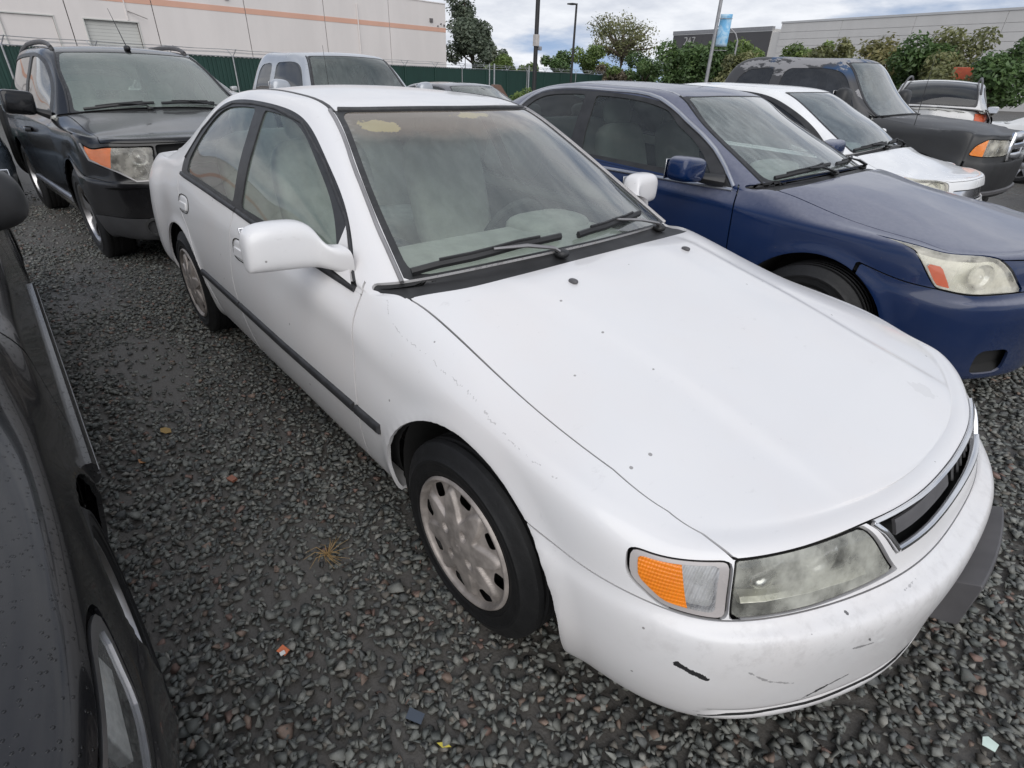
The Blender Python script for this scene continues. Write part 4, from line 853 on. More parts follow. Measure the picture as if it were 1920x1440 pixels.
# ------------------------------------------------------------------ the white saloon in front
def white_mat():
    t = NT('weathered_white_paint'); co = t.coord(); X, Y, Z = t.sepxyz(co)
    base = (0.71, 0.703, 0.705)
    n1 = t.noise(2.2, 6, 0.6); n3 = t.noise(8, 5, 0.65)
    c = t.mix(t.ramp(n1, 0.35, 0.8), base, (0.71, 0.685, 0.675))
    # road film low on the sides and along the top of the bumper
    low = t.math('MULTIPLY', t.ramp(Z, 0.75, 0.15), t.math('MULTIPLY_ADD', n3, 0.7, 0.0), clamp=True)
    c = t.mix(t.math('MULTIPLY', low, 0.45), c, (0.36, 0.34, 0.33))
    # chips and grit
    v = t.n('ShaderNodeTexVoronoi'); v.inputs['Scale'].default_value = 17; t.l(co, v.inputs['Vector'])
    sc = t.n('ShaderNodeSeparateColor'); t.l(v.outputs['Color'], sc.inputs[0])
    sp = t.math('MULTIPLY', t.math('LESS_THAN', v.outputs['Distance'], t.math('MULTIPLY', sc.outputs[1], 0.085)), t.math('GREATER_THAN', sc.outputs[0], 0.70))
    c = t.mix(t.math('MULTIPLY', sp, 0.75), c, (0.16, 0.15, 0.14))
    wx = t.noise(3, 4, 0.6); smud = t.math('MULTIPLY', t.ramp(t.noise(30, 5, 0.7, stretch=(1, 0.5, 1)), 0.60, 0.72), t.ramp(wx, 0.5, 0.62))
    c = t.mix(t.math('MULTIPLY', smud, 0.16), c, (0.25, 0.24, 0.23))
    def seg(a, b, w, nscale=40, amp=0.012):
        A, B = Vector(a), Vector(b); d = B-A
        s = t.n('ShaderNodeVectorMath', operation='SUBTRACT'); t.l(co, s.inputs[0]); s.inputs[1].default_value = A
        dt = t.n('ShaderNodeVectorMath', operation='DOT_PRODUCT'); t.l(s.outputs[0], dt.inputs[0]); dt.inputs[1].default_value = d
        k = t.math('MULTIPLY', dt.outputs['Value'], 1/d.length_squared, clamp=True)
        p = t.n('ShaderNodeVectorMath', operation='SCALE'); p.inputs[0].default_value = d; t.l(k, p.inputs['Scale'])
        e = t.n('ShaderNodeVectorMath', operation='DISTANCE'); t.l(s.outputs[0], e.inputs[0]); t.l(p.outputs[0], e.inputs[1])
        nz = t.math('MULTIPLY_ADD', t.noise(nscale, 5, 0.7), amp*2, -amp)
        return t.math('ADD', e.outputs['Value'], nz), w
    dark = None
    for a, b, w, ns, am, st in WHITE_MARKS:
        d, w = seg(a, b, w, ns, am); k = t.math('MULTIPLY', t.math('LESS_THAN', d, w), st); dark = k if dark is None else t.math('MAXIMUM', dark, k)
    c = t.mix(dark, c, (0.02, 0.02, 0.022))
    # lifting lacquer: one ragged broken line along the near wing top
    cv = t.n('ShaderNodeFloatCurve'); mp = cv.mapping; cu = mp.curves[0]; xs = [(x+.7)/1.3 for x, _ in PEEL]; zs = [(z-.6)/.4 for _, z in PEEL]
    cu.points[0].location = (0, zs[0]); cu.points[1].location = (1, zs[-1])
    for px, pz in zip(xs, zs): cu.points.new(px, pz)
    mp.update(); t.l(t.math('MULTIPLY_ADD', X, 1/1.3, .7/1.3), cv.inputs['Value'])
    zl = t.math('MULTIPLY_ADD', cv.outputs[0], .4, .6); wob = t.math('MULTIPLY_ADD', t.noise(26, 5, .7, stretch=(1, 0, 0)), .030, -.015)
    dz = t.math('ABSOLUTE', t.math('ADD', t.math('SUBTRACT', Z, zl), wob)); gate = t.math('GREATER_THAN', t.noise(24, 3, stretch=(1, 0, 0)), .50)
    zone = t.math('MULTIPLY', t.math('LESS_THAN', Y, -.74), t.math('MULTIPLY', t.math('GREATER_THAN', X, -.56), t.math('LESS_THAN', X, .30)))
    wd = t.math('MULTIPLY_ADD', t.noise(44, 2, stretch=(1, 0, 0)), .0042, -.0012); cr = t.math('MULTIPLY', t.math('MULTIPLY', t.math('LESS_THAN', dz, wd), gate), zone)
    c = t.mix(t.math('MULTIPLY', cr, 0.5), c, (0.30, 0.28, 0.27))
    # leaf print near the far corner of the bonnet, grime along the bumper top and in the bonnet crease
    s_ = t.n('ShaderNodeVectorMath', operation='DISTANCE'); t.l(co, s_.inputs[0]); s_.inputs[1].default_value = (.70, .26, .72)
    lf = t.math('LESS_THAN', t.math('ADD', s_.outputs['Value'], t.math('MULTIPLY_ADD', t.noise(38, 3, .6), .09, -.045)), .034); c = t.mix(t.math('MULTIPLY', lf, .16), c, (.3, .29, .28))
    gr = t.math('MULTIPLY', t.math('MULTIPLY', t.ramp(X, .45, .75), t.ramp(t.math('ABSOLUTE', t.math('SUBTRACT', Z, .49)), .10, .02)), t.ramp(t.noise(24, 6, .7), .46, .66)); c = t.mix(t.math('MULTIPLY', gr, .22), c, (.28, .26, .25))
    blot = t.math('MULTIPLY', t.ramp(t.noise(60, 5, .75), .63, .72), t.ramp(t.noise(4.5, 3), .48, .6)); c = t.mix(t.math('MULTIPLY', blot, .20), c, (.30, .28, .27))
    r = t.math('MULTIPLY_ADD', n3, 0.18, 0.30)
    nm = t.bump(t.noise(300, 2), 0.03, 0.001)
    t.pbr(c, r, 0, 0.5, 0.5, 0.08, normal=nm); return t.m
WHITE_MARKS = [((.648, -.814, .436), (.70, -.775, .405), .007, 60, .009, 1.0), ((.835, -.518, .537), (.893, -.476, .467), .0035, 80, .007, .85),
               ((.875, -.513, .458), (.90, -.462, .452), .003, 70, .007, .6), ((.756, -.718, .437), (.785, -.676, .40), .0025, 60, .008, .5), ((.785, -.676, .40), (.83, -.61, .37), .003, 60, .009, .45),
               ((.81, -.60, .262), (.867, -.517, .318), .005, 60, .010, .95), ((.867, -.517, .318), (.885, -.47, .335), .003, 70, .008, .8),
               ((.60, -.80, .27), (.70, -.75, .255), .0025, 70, .010, .35), ((.66, -.775, .30), (.72, -.735, .275), .002, 60, .010, .35), ((.895, -.367, .53), (.905, -.30, .545), .002, 80, .008, .4), ((.905, -.15, .545), (.908, -.09, .55), .002, 80, .008, .45)]
PEEL = [(-.60, .866), (-.51, .868), (-.465, .842), (-.40, .815), (-.326, .801), (-.24, .791), (-.174, .777), (-.116, .772), (-.032, .760), (.081, .740), (.181, .726), (.30, .714), (.408, .704), (.50, .690)]
WH = dict(
    X=[0.38, 0.0, -0.42, -0.60, -0.84, -1.10, -1.37, -1.62, -1.90, -2.30, -2.60, -2.87, -3.12, -3.38],
    NY=[0, .30, .56, .76, .88, .955], ND=[0, .018, .09, .185, .28, .40], TY=[0, .42, .78, .94], TD=[0, .04, .13, .22],
    nx=[.88, .955, .965, .97, .960, .905, .856, .80], tx=[-3.60, -3.70, -3.77, -3.80, -3.79, -3.76, -3.73, -3.68],
    z=[[(0, .25), (23, .27)], [(0, .195), (4, .195), (6, .20), (8, .215), (16, .22), (19, .26), (23, .28)], [(0, .28), (6, .29), (8, .30), (17, .31), (23, .34)],
       [(0, .41), (6, .42), (9, .455), (17, .48), (23, .47)], [(0, .525), (5, .515), (6, .52), (8, .57), (12, .60), (17, .62), (23, .60)],
       [(0, .560), (4, .553), (6, .572), (7, .63), (9, .69), (12, .715), (17, .74), (23, .72)], [(0, .675), (4, .668), (5, .662), (6, .688), (7, .728), (9, .775), (12, .80), (17, .845), (23, .86)],
       [(0, .695), (4, .693), (5, .698), (6, .720), (7, .768), (8, .835), (9, .850), (10, .852), (12, .876), (14, .903), (16, .935), (18, .955), (19, .95), (23, .935)]],
    y=[.72, [(0, .82), (6, .82), (8, .83), (16, .83), (19, .80)], .872, .891, .886, .872, [(0, .85), (6, .85), (12, .860), (17, .85), (19, .84)],
       [(0, .79), (6, .79), (9, .805), (12, .828), (16, .822), (18, .79), (19, .77)]],
    hood=[(-.31, .925), (-.1, .902), (.1, .868), (.35, .806), (.6, .742), (.75, .708), (.83, .685)], hood_cx=[.80, .765, .69, .585, .47, .35, .22, -.02, -.31],
    hf=[.93, .76, .58, .39, .19, 0], hcrown=2.6,
    row8={7: (-.44, .80, .845), 8: (-.45, .752, .878), 9: (-.375, .63, .903), 10: (-.345, .50, .912), 11: (-.325, .35, .919), 12: (-.313, .18, .924), 13: (-.31, 0, .925)},
    c10=[(-.585, .768, .880), (-.87, .70, 1.05), (-1.14, .64, 1.195), (-1.42, .588, 1.305), (-1.66, .584, 1.338), (-1.92, .586, 1.343), (-2.30, .588, 1.318), (-2.62, .61, 1.235), (-2.90, .655, 1.10), (-3.20, .715, .965)],
    c11=[(-.525, .70, .892), (-.82, .635, 1.06), (-1.08, .565, 1.212), (-1.335, .505, 1.332), (-1.62, .495, 1.368), (-1.92, .495, 1.375), (-2.33, .505, 1.348), (-2.66, .53, 1.265), (-2.97, .575, 1.13), (-3.28, .64, .98)],
    c13=[(-.372, 0, .938), (-.66, 0, 1.087), (-.91, 0, 1.222), (-1.15, 0, 1.342), (-1.5, 0, 1.388), (-1.92, 0, 1.398), (-2.36, 0, 1.375), (-2.73, 0, 1.29), (-3.06, 0, 1.145), (-3.36, 0, .99)],
    deck=[(-3.80, .93), (-3.66, .962), (-3.5, .98), (-3.36, .99)], deck_cx=[-3.46, -3.52, -3.58, -3.64, -3.68],
    arches=[(0, .315, .395, .355), (-2.715, .315, .385, .35)], belt_z=.86,
    ws=(9.04, 11.97, 11.0, .03, .035, .10), rw=(15.06, 17.85, 11.1, .06, .12, .12), gap=.0042,
    cowl=[(8.0, 8.0), (8.4, 8.15), (8.8, 8.45), (9.04, 9.1), (9.04, 15), (8.0, 15)],
    dlo=curve([(-.655, .858), (-.86, 1.035), (-1.12, 1.183), (-1.40, 1.295), (-1.66, 1.328), (-1.92, 1.333), (-2.22, 1.318), (-2.42, 1.27), (-2.56, 1.17), (-2.66, 1.02)]) + [(-2.64, .948), (-1.75, .912)], dlo_r=.02,
    panes=[curve([(-.80, .905), (-.95, 1.045), (-1.16, 1.165), (-1.42, 1.272), (-1.60, 1.299), (-1.755, 1.304)]) + [(-1.70, .928)], [(-1.80, .932)] + curve([(-1.86, 1.307), (-2.18, 1.292), (-2.36, 1.25), (-2.47, 1.165), (-2.55, 1.02)]) + [(-2.54, .963)]],
    nose=[('hood', [(-2, 6.13), (1.75, 6.28), (2.6, 6.18), (3.62, 6.10), (4.2, 6.9), (5.0, 7.55), (6, 7.9), (7, 8.0), (8.0, 8.05), (8.0, 15), (-2, 15)], 'paint', 0),
          ('headlight', [(1.36, 5.10), (2.5, 5.0), (3.60, 4.98), (3.60, 6.07), (2.6, 6.15), (1.80, 6.22)], None, 0),
          ('corner_lamp', round_poly([(3.66, 4.96), (4.70, 4.98), (5.22, 5.35), (5.28, 5.98), (3.66, 6.07)], .2), None, 0),
          ('grille', [(-2, 5.46), (1.34, 5.42), (1.70, 6.25), (-2, 6.12)], None, 0),
          ('front_bumper', [(-2, -1), (7, -1), (7, 4.93), (-2, 4.93)], 'paint', 0)],
    doors=[('front_door', [(-.585, .30), (-.60, .23), (-1.70, .245), (-1.80, .60), (-1.77, .95), (-.655, .95), (-.60, .75), (-.57, .5)]),
           ('rear_door', [(-1.70, .245), (-2.22, .25), (-2.34, .46), (-2.52, .68), (-2.64, .76), (-2.69, .96), (-1.77, .96), (-1.80, .60)])],
    panels=[('front_fender', lambda m: np.where((m.c < 9.0) & (m.r < 9.6), np.interp(m.z, [.2, .23, .30, .5, .75, .95], [-.61, -.60, -.585, -.57, -.60, -.655])-m.x, 1.0), True),
            ('rear_bumper', lambda m: np.where(m.c < 4.95, m.x+3.22, 1.0), False),
            ('trunk_lid', lambda m: np.where(m.r > 18.05, sdf_poly(m.r, m.c, [(18.05, 8.6), (20.3, 8.0), (21, 5.0), (26, 5.0), (26, 16), (18.05, 16)]), 1.0), False)],
    int=dict(fx=-1.45, fy=.36, sz=.52, rx=-2.35, rw=1.22, dash=(-.66, -1.06, 1.30, .58, .855)))
def round_bulge(m):
    """pressed flare round the wheel arches, hood creases, ledge on the bumper top"""
    V = m.V.copy()
    for cx, cz, a, b in WH['arches']:
        d = ell(m, cx, cz, a, b); w = np.clip(1-np.abs(d-0.0)/0.055, 0, 1)*(m.y > .5)*(m.z > .22); V += m.N*(0.010*w**1.5)[:, None]
    hood = (m.r < 8.2) & (m.c > 7.9)
    yc = 0.40 + 0.10*np.clip((m.x+0.3)*-1+0.6, 0, 1.0); d = (m.y-yc); V[:, 2] += np.where(hood, 0.011/(1+np.exp(np.clip(d/0.010, -30, 30)))*np.clip((0.80-m.x)/0.2, 0, 1)*np.clip((m.x+0.33)/0.1, 0, 1), 0)
    # slot along the bottom lip of the bumper
    s = np.exp(-((m.z-0.255)/0.012)**2)*np.clip((m.x-0.70)/0.05, 0, 1)*(m.c < 3); V -= m.N*(0.016*s)[:, None]
    return Surf(V, m.N, m.U, m.T)
WH['deform'] = round_bulge

def ws_film(t, co, h):
    """perished sun strip along the top edge with torn yellow patches"""
    X, Y, Z = t.sepxyz(co); n = t.noise(7, 6, 0.65); n2 = t.noise(20, 5, 0.7)
    top = t.ramp(t.math('ADD', Z, t.math('MULTIPLY_ADD', n, 0.07, -0.035)), 1.215, 1.285)
    def patch(y, z, ry, rz):
        d = t.math('ADD', t.math('POWER', t.math('MULTIPLY', t.math('SUBTRACT', Y, y), 1/ry), 2), t.math('POWER', t.math('MULTIPLY', t.math('SUBTRACT', Z, z), 1/rz), 2))
        return t.math('LESS_THAN', t.math('ADD', d, t.math('MULTIPLY_ADD', n2, 3.6, -1.8)), 0.8)
    p = t.math('MAXIMUM', patch(-0.41, 1.285, 0.09, 0.018), patch(0.0, 1.318, 0.10, 0.011))
    hh = t.math('MAXIMUM', h, t.math('MULTIPLY', top, 0.52)); hh = t.math('MAXIMUM', hh, t.math('MULTIPLY', p, 0.68))
    c = t.mix(top, (0.40, 0.44, 0.42), t.mix(n2, (0.25, 0.21, 0.175), (0.36, 0.31, 0.26))); c = t.mix(p, c, (0.47, 0.41, 0.25))
    return hh, c
def hubcap_mesh(R, holes, depth=0.03):
    """moulded wheel cover: dished polar mesh with raised lobes, round vents by the rim and lug recesses"""
    nr, na = 48, 256; r = np.linspace(0.0, 1, nr); a = np.linspace(0, 2*np.pi, na, endpoint=False); RR, AA = np.meshgrid(r, a, indexing='ij')
    ph = np.cos(holes*AA); lob = 0.62+0.20*ph                       # lobes reach out between the vents
    h = depth*(1-0.55*RR**2) - 0.013*np.clip((RR-lob)/0.06, 0, 1)*(RR < 0.93)
    h = np.where(RR > 0.93, depth*0.42+0.010*np.sin((RR-0.93)/0.07*np.pi), h)
    for k in range(4):
        q = k*np.pi/2+np.pi/4; d = np.hypot((RR*np.cos(AA)-0.30*np.cos(q))*1.25, RR*np.sin(AA)-0.30*np.sin(q)); h -= 0.014*np.clip(1-(d/0.085)**4, 0, 1)
    d = np.hypot(RR*np.cos(AA), RR*np.sin(AA)); h -= 0.003*np.clip(1-(d/0.12)**6, 0, 1)
    X, Z = R*RR*np.cos(AA), R*RR*np.sin(AA); V = np.stack([X, h, Z], -1).reshape(-1, 3)
    I = np.arange(nr*na).reshape(nr, na); J = np.roll(I, -1, 1); q = np.stack([I[:-1], I[1:], J[1:], J[:-1]], -1).reshape(-1, 4); T = np.concatenate([q[:, [0, 1, 2]], q[:, [0, 2, 3]]])
    m = Surf(V, np.tile([0, 1.0, 0], (len(V), 1)), np.stack([RR, AA], -1).reshape(-1, 2), T)
    f = np.full(len(V), 1.0)
    for k in range(holes):
        q = 2*np.pi*(k+0.5)/holes; u = V[:, 0]*math.cos(q)+V[:, 2]*math.sin(q); v = -V[:, 0]*math.sin(q)+V[:, 2]*math.cos(q)
        f = np.minimum(f, (np.abs((u/R-0.795)/0.10)**4 + np.abs(v/R/0.115)**4) - 1)
    _, m = cut(m, f); return recompute(m)
def hub_obj(R, holes, mat, parent, side, rot=0.0, depth=0.03, off=0.0):
    m = hubcap_mesh(R, holes, depth); c, s = math.cos(rot), math.sin(rot); V = m.V.copy(); V[:, 0], V[:, 2] = m.V[:, 0]*c-m.V[:, 2]*s, m.V[:, 0]*s+m.V[:, 2]*c; V[:, 1] += off
    T = m.T
    A = np.cross(V[T[:, 1]]-V[T[:, 0]], V[T[:, 2]]-V[T[:, 0]])[:, 1].sum()
    if A < 0: T = T[:, ::-1]
    if side < 0: V = V*[1, -1, 1]; T = T[:, ::-1]
    o = link_mesh('hubcap', V, T, mat, parent, smooth=True); return o
def wheel_thing(parent, x, y, z, R, w, rim, side, cover, steer=0.0):
    e = bpy.data.objects.new('wheel', None); COL.objects.link(e); e.parent = parent; e.location = (x, y, z); e.rotation_euler = (0, 0, steer)
    make_tyre(e, RUBBER, R, w, rim, side); cover(e, side, w)
    d = MB(); d.lathe([(rim*0.96, side*w*0.28), (rim*0.93, side*w*0.05), (0.05, side*w*0.02), (0.0, side*w*0.02)], 40); d.build('brake_disc', DARK_STEEL, e, smooth=True)
    return e

def build_white():
    root = thing('white_saloon_car', 'weathered white four door saloon with amber corner lamps and scuffed bumper in the middle', 'car')
    paintm = white_mat(); ws = glass('white_car_windscreen', (0.93, 1.0, 0.95), 0.21, (0.54, 0.65, 0.58), streak=0.3, extra=ws_film)
    M = dict(paint=paintm, glass=GLASS, ws=ws, frit=SEAL, cowl=BLACK_PLASTIC, frame=SEAL)
    out, F, full = build_shell(WH, root, M, 14, 10)
    # lamps
    HUB = simple('grimy_wheel_cover', (0.34, 0.305, 0.28), 0.45, 0.3, var=0.30, scale=18)
    refl = simple('lamp_reflector', (0.66, 0.65, 0.56), 0.25, 0.35, var=0.25, scale=18, bump=0.5, bscale=14)
    for s in (1, -1):
        hl = out['headlight'] if s > 0 else mirror(out['headlight']); o = put(hl, 'headlight', LENS_HAZY, root, lip=0.004, push=-0.003)
        bk = Surf(hl.V-hl.N*0.055*np.clip(1-np.abs(hl.c[:, None]-5.55)*0.2, .5, 1), hl.N, hl.U, hl.T); put(bk, 'reflector', refl, o, lip=0)
        b = MB()   # the step low inside the lens and the bulb shields
        for r0, r1 in ((1.75, 3.45),):
            pts = []
            for r in np.linspace(r0, r1, 10): p, n = F.rc(r, 5.33); pts.append(p*[1, s, 1]-n*[1, s, 1]*0.02)
            b.tube(pts, 0.018, 6, flat=0.5)
        b.build('lamp_divider', refl, o, smooth=True)
        for r in (2.15, 2.9):
            p, n = F.rc(r, 5.62); p = (p-n*0.042)*[1, s, 1]; bb = MB(); bb.blob(p, (0.05, 0.12, 0.045), 0.8); bb.build('bulb_shield', SILVER, o, smooth=True)
        cl = out['corner_lamp'] if s > 0 else mirror(out['corner_lamp'])
        core, ring = cut(cl, sdf_poly(cl.r, cl.c, round_poly([(3.84, 5.10), (4.66, 5.12), (5.08, 5.42), (5.14, 5.87), (3.84, 5.96)], .10)))
        rg = put(ring, 'corner_lamp', GREY_LENS, root, lip=0.006, push=-0.002)
        am, cr = cut(core, (4.36+(core.c-5.5)*0.22)-core.r) if True else None
        # am: towards the side (large row)
        put(am, 'turn_signal', AMBER, rg, lip=0.004, push=-0.001); k = put(cr, 'corner_lens', LENS_RIB, rg, lip=0.004, push=-0.001)
        bk = Surf(cr.V-cr.N*0.02, cr.N, cr.U, cr.T); put(bk, 'reflector', simple('corner_reflector', (.78, .78, .78), .25, .25, bump=.4, bscale=40), rg, lip=0)
    # grille: dark opening, plated surround, one surviving blade
    g = both(out['grille']); put(Surf(g.V-g.N*0.05, g.N, g.U, g.T), 'grille', LINER, root, lip=0)
    gr = root.children[-1] if False else [o for o in root.children if o.name.startswith('grille')][0]
    top = [F.rc(r, 6.14+0.06*min(r, 1.6)/1.6) for r in np.linspace(0, 1.66, 12)]; bot = [F.rc(r, 5.48) for r in np.linspace(0, 1.33, 10)]; side = [F.rc(1.33+(1.66-1.33)*k, 5.48+(6.2-5.48)*k) for k in np.linspace(0, 1, 6)]
    for nm, pts, w in (('grille_surround', top, .010), ('grille_surround', bot, .012)):
        full_pts = [(p*[1, -1, 1], n*[1, -1, 1]) for p, n in pts[::-1]] + pts[1:]; strip_obj(nm, full_pts, w, .008, CHROME, gr)
    for s in (0, 1): strip_obj('grille_surround', side, .013, .006, CHROME, gr, mir=bool(s))
    bl = [F.rc(r, 5.80) for r in np.linspace(0.12, 1.28, 10)]; V, Fc = strip([(p*[1, -1, 1], n*[1, -1, 1]) for p, n in bl[::-1]], .036, .004, 0.014); b = MB(); b.add(V, Fc); b.build('grille_blade', GREY_PLASTIC, gr, smooth=True)
    for r in np.linspace(0.15, 1.25, 7):
        p, n = F.rc(r, 5.5); q, n2 = F.rc(r+0.05, 5.95); b = MB(); b.tube([p-n*.02, q-n2*.02], .005, 5); b.build('grille_fin', BLACK_PLASTIC, gr)
    # body side mouldings in three lengths, belt trims, roof channels, drip rail over the windscreen
    for s in (0, 1):
        for x0, x1, nm in ((-.42, -.578, 'side_moulding'), (-.594, -1.735, 'side_moulding'), (-1.75, -2.34, 'side_moulding')):
            pts = [F.xz(x, 0.468+0.012*abs(x+1.2)/1.2) for x in np.linspace(x0, x1, 16)]; strip_obj(nm, pts, .036, .014, GREYBLACK, root, mir=not s)
        for x0, x1 in ((-.67, -1.735), (-1.75, -2.63)):
            pts = [F.xz(x, np.interp(x, [-2.64, -1.75, -.66], [.943, .907, .853])) for x in np.linspace(x0, x1, 14)]; strip_obj('belt_trim', pts, .022, .010, GREYBLACK, root, mir=not s)
        pts = [F.rc(r, 11.0) for r in np.linspace(11.9, 16.5, 20)]; strip_obj('roof_channel', pts, .016, .003, SEAL, root, mir=not s)
        pts = [F.rc(r, 10.93) for r in np.linspace(9.02, 11.95, 20)]; strip_obj('windscreen_trim', pts, .014, .008, SATIN_DARK, root, mir=not s)
        pts = [F.xz(*q) for q in ((-.68, .875), (-.86, 1.026), (-1.12, 1.172), (-1.40, 1.283), (-1.66, 1.316), (-1.92, 1.32), (-2.2, 1.306), (-2.40, 1.26), (-2.54, 1.165), (-2.64, 1.02))]
        strip_obj('door_frame_trim', pts, .012, .006, GREYBLACK, root, mir=not s)
        # sill and scuffed underside edge
    pts = [F.rc(12.0, c) for c in np.linspace(11.1, 13, 12)]; pts = [(p*[1, -1, 1], n*[1, -1, 1]) for p, n in pts] + pts[::-1][1:]
    strip_obj('windscreen_header_trim', pts, .020, .008, GREYBLACK, root)
    # wheels
    def cover(e, side, w): hub_obj(0.208, 8, HUB, e, side, rot=0.30, depth=0.032, off=w/2-0.015)
    for x in (0, -2.715):
        for s in (-1, 1): wheel_thing(root, x, s*0.795, 0.305, 0.308, 0.185, 0.200, s, cover)
        for s in (-1, 1): wheel_well(root, LINER, x, 0.33, 0.375, s*0.52, s*0.845)
    # door handles: pull flap in a shallow oval cup
    for s in (0, 1):
        for (x, z), di in (((-1.645, .758), 'front_door_obs'), ((-2.555, .80), 'rear_door_obs')):
            par = out[di][1-s] if s == 0 else out[di][0]; pr = par
            n_s = -1 if s == 0 else 1
            p, n = F.xz(x, z); p = p*[1, n_s, 1]; n = n*[1, n_s, 1]; t = np.array([1, 0, 0.03]); t -= n*(t@n); t /= np.linalg.norm(t); u = np.cross(n, t); u *= np.sign(u[2])
            Rm = Matrix((t, n*1.0, u)).transposed()
            b = MB(); b.blob(Vector(p)-Vector(n)*.004, (0.175, 0.018, 0.085), 0.7, 28, 8, rot=Rm); o = b.build('door_handle', paintm, pr, smooth=True, angle=80)
            b = MB(); V, Fq = [], []
            for k in range(28):
                q = 2*math.pi*k/28; cx_, cz_ = 0.092*math.copysign(abs(math.cos(q))**.7, math.cos(q)), 0.047*math.copysign(abs(math.sin(q))**.7, math.sin(q)); V.append(Vector(p)+Vector(t)*cx_+Vector(u)*cz_+Vector(n)*0.0015)
            b.tube(V+[V[0]], 0.0022, 5, caps=False); b.build('handle_gap', LINER, o)
            b = MB(); b.box(Vector(p)+Vector(n)*.006-Vector(u)*.012, (0.125, 0.010, 0.040), Rm); b.build('handle_flap', paintm, o, bevel=.004)
    # mirrors
    for s in (-1, 1):
        st = [(1.062, .045, .085, -.885), (1.056, .085, .122, -.885), (1.035, .112, .142, -.885), (.99, .122, .152, -.882), (.93, .122, .155, -.878), (.88, .120, .154, -.874), (.852, .112, .140, -.864), (.836, .105, .105, -.848), (.822, .105, .085, -.828), (.805, .115, .080, -.80), (.785, .135, .090, -.765)]
        V, Fq = [], []; n = 24
        for i, (yy, w, h, xx) in enumerate(st):
            zb = .897+max(0, .85-yy)*-.10+(.985-yy)*-.05
            for k in range(n):
                q = 2*math.pi*k/n; V.append((xx+w/2*math.copysign(abs(math.cos(q))**.6, math.cos(q)), s*yy, zb+h/2+h/2*math.copysign(abs(math.sin(q))**.6, math.sin(q))))
        for i in range(len(st)-1):
            for k in range(n): f = (i*n+k, i*n+(k+1) % n, (i+1)*n+(k+1) % n, (i+1)*n+k); Fq.append(f if s > 0 else f[::-1])
        Fq.append(tuple(range(n))[::-1] if s > 0 else tuple(range(n))); b = MB(); b.add(V, Fq); o = b.build('door_mirror', paintm, root, smooth=True, angle=70); sb = o.modifiers.new('s', 'SUBSURF'); sb.levels = sb.render_levels = 2
        tri = [F.xz(-.69, .872), F.xz(-.835, .885), F.xz(-.83, 1.00)]; b = MB(); q = [(p+n*.012)*[1, s, 1] for p, n in tri]; q2 = [(p-n*.01)*[1, s, 1] for p, n in tri]
        b.add(q+q2, [(0, 1, 2), (5, 4, 3), (0, 1, 4, 3), (1, 2, 5, 4), (2, 0, 3, 5)]); b.build('mirror_sail', paintm, o, bevel=.004)
        b = MB(); b.box((-.945, s*.965, .972), (.006, .16, .11)); b.build('mirror_glass', CHROME, o, bevel=.002)
    # wipers, washer jets
    wipers(root, F, SATIN_DARK, BLACK_PLASTIC, .74)
    for s in (-1, 1):
        b = MB(); p = [k for k in [full.V[np.argmin((full.x+.165)**2+(full.y-.32)**2+(full.z < .6)*9)]]][0]; b.blob((p[0], s*p[1], p[2]+.004), (.034, .022, .016), .8); b.build('washer_jet', GREY_PLASTIC, root, smooth=True)
    interior(root, WH)
    b = MB(); b.box((-1.3, 0, .21), (3.9, 1.3, .04)); b.build('underbody', LINER, root)
    pts = [F.rc(r, np.interp(r, [0, 3.4, 4.0], [1.62, 1.62, 1.5])) for r in np.linspace(0, 3.9, 18)]; strip_obj('bumper_lip_seam', [(p*[1, -1, 1], n*[1, -1, 1]) for p, n in pts[:0:-1]]+pts, .006, .001, LINER, root)
    # black plate carrier bolted to the front bumper
    b = MB(); n = 9; V, Fq = [], []
    for i in range(n):
        y = -0.08+0.40*i/(n-1); x = 0.962-0.13*(y/0.5)**2*0.6
        for dx, dz in ((0, .415), (.055, .445), (.060, .437), (.058, .30), (.0, .275)): V.append((x+dx, y, dz))
    for i in range(n-1):
        for k in range(5): Fq.append((i*5+k, i*5+(k+1) % 5, (i+1)*5+(k+1) % 5, (i+1)*5+k))
    Fq += [tuple(range(5))[::-1], tuple((n-1)*5+k for k in range(5))]; b.add(V, Fq); b.build('plate_carrier', GREY_PLASTIC, root, bevel=.003)
    # bulging mud liner hanging behind the rear wheel
    b = MB(); b.box((-3.08, -.80, .42), (.02, .05, .22), Matrix.Rotation(.35, 3, 'Y')); b.build('torn_liner', simple('dirty_white_plastic', (.5, .48, .45), .6), root, bevel=.006)
    return root, out, F
GREY_LENS = simple('grey_lamp_rim', (0.40, 0.37, 0.36), 0.25, coat=0.5)
GREYBLACK = simple('faded_black_trim', (0.030, 0.030, 0.032), 0.55, var=0.3, scale=25)
SATIN_DARK = simple('dull_metal_trim', (0.30, 0.29, 0.29), 0.42, 0.6)
white_root, white_out, white_F = build_white()
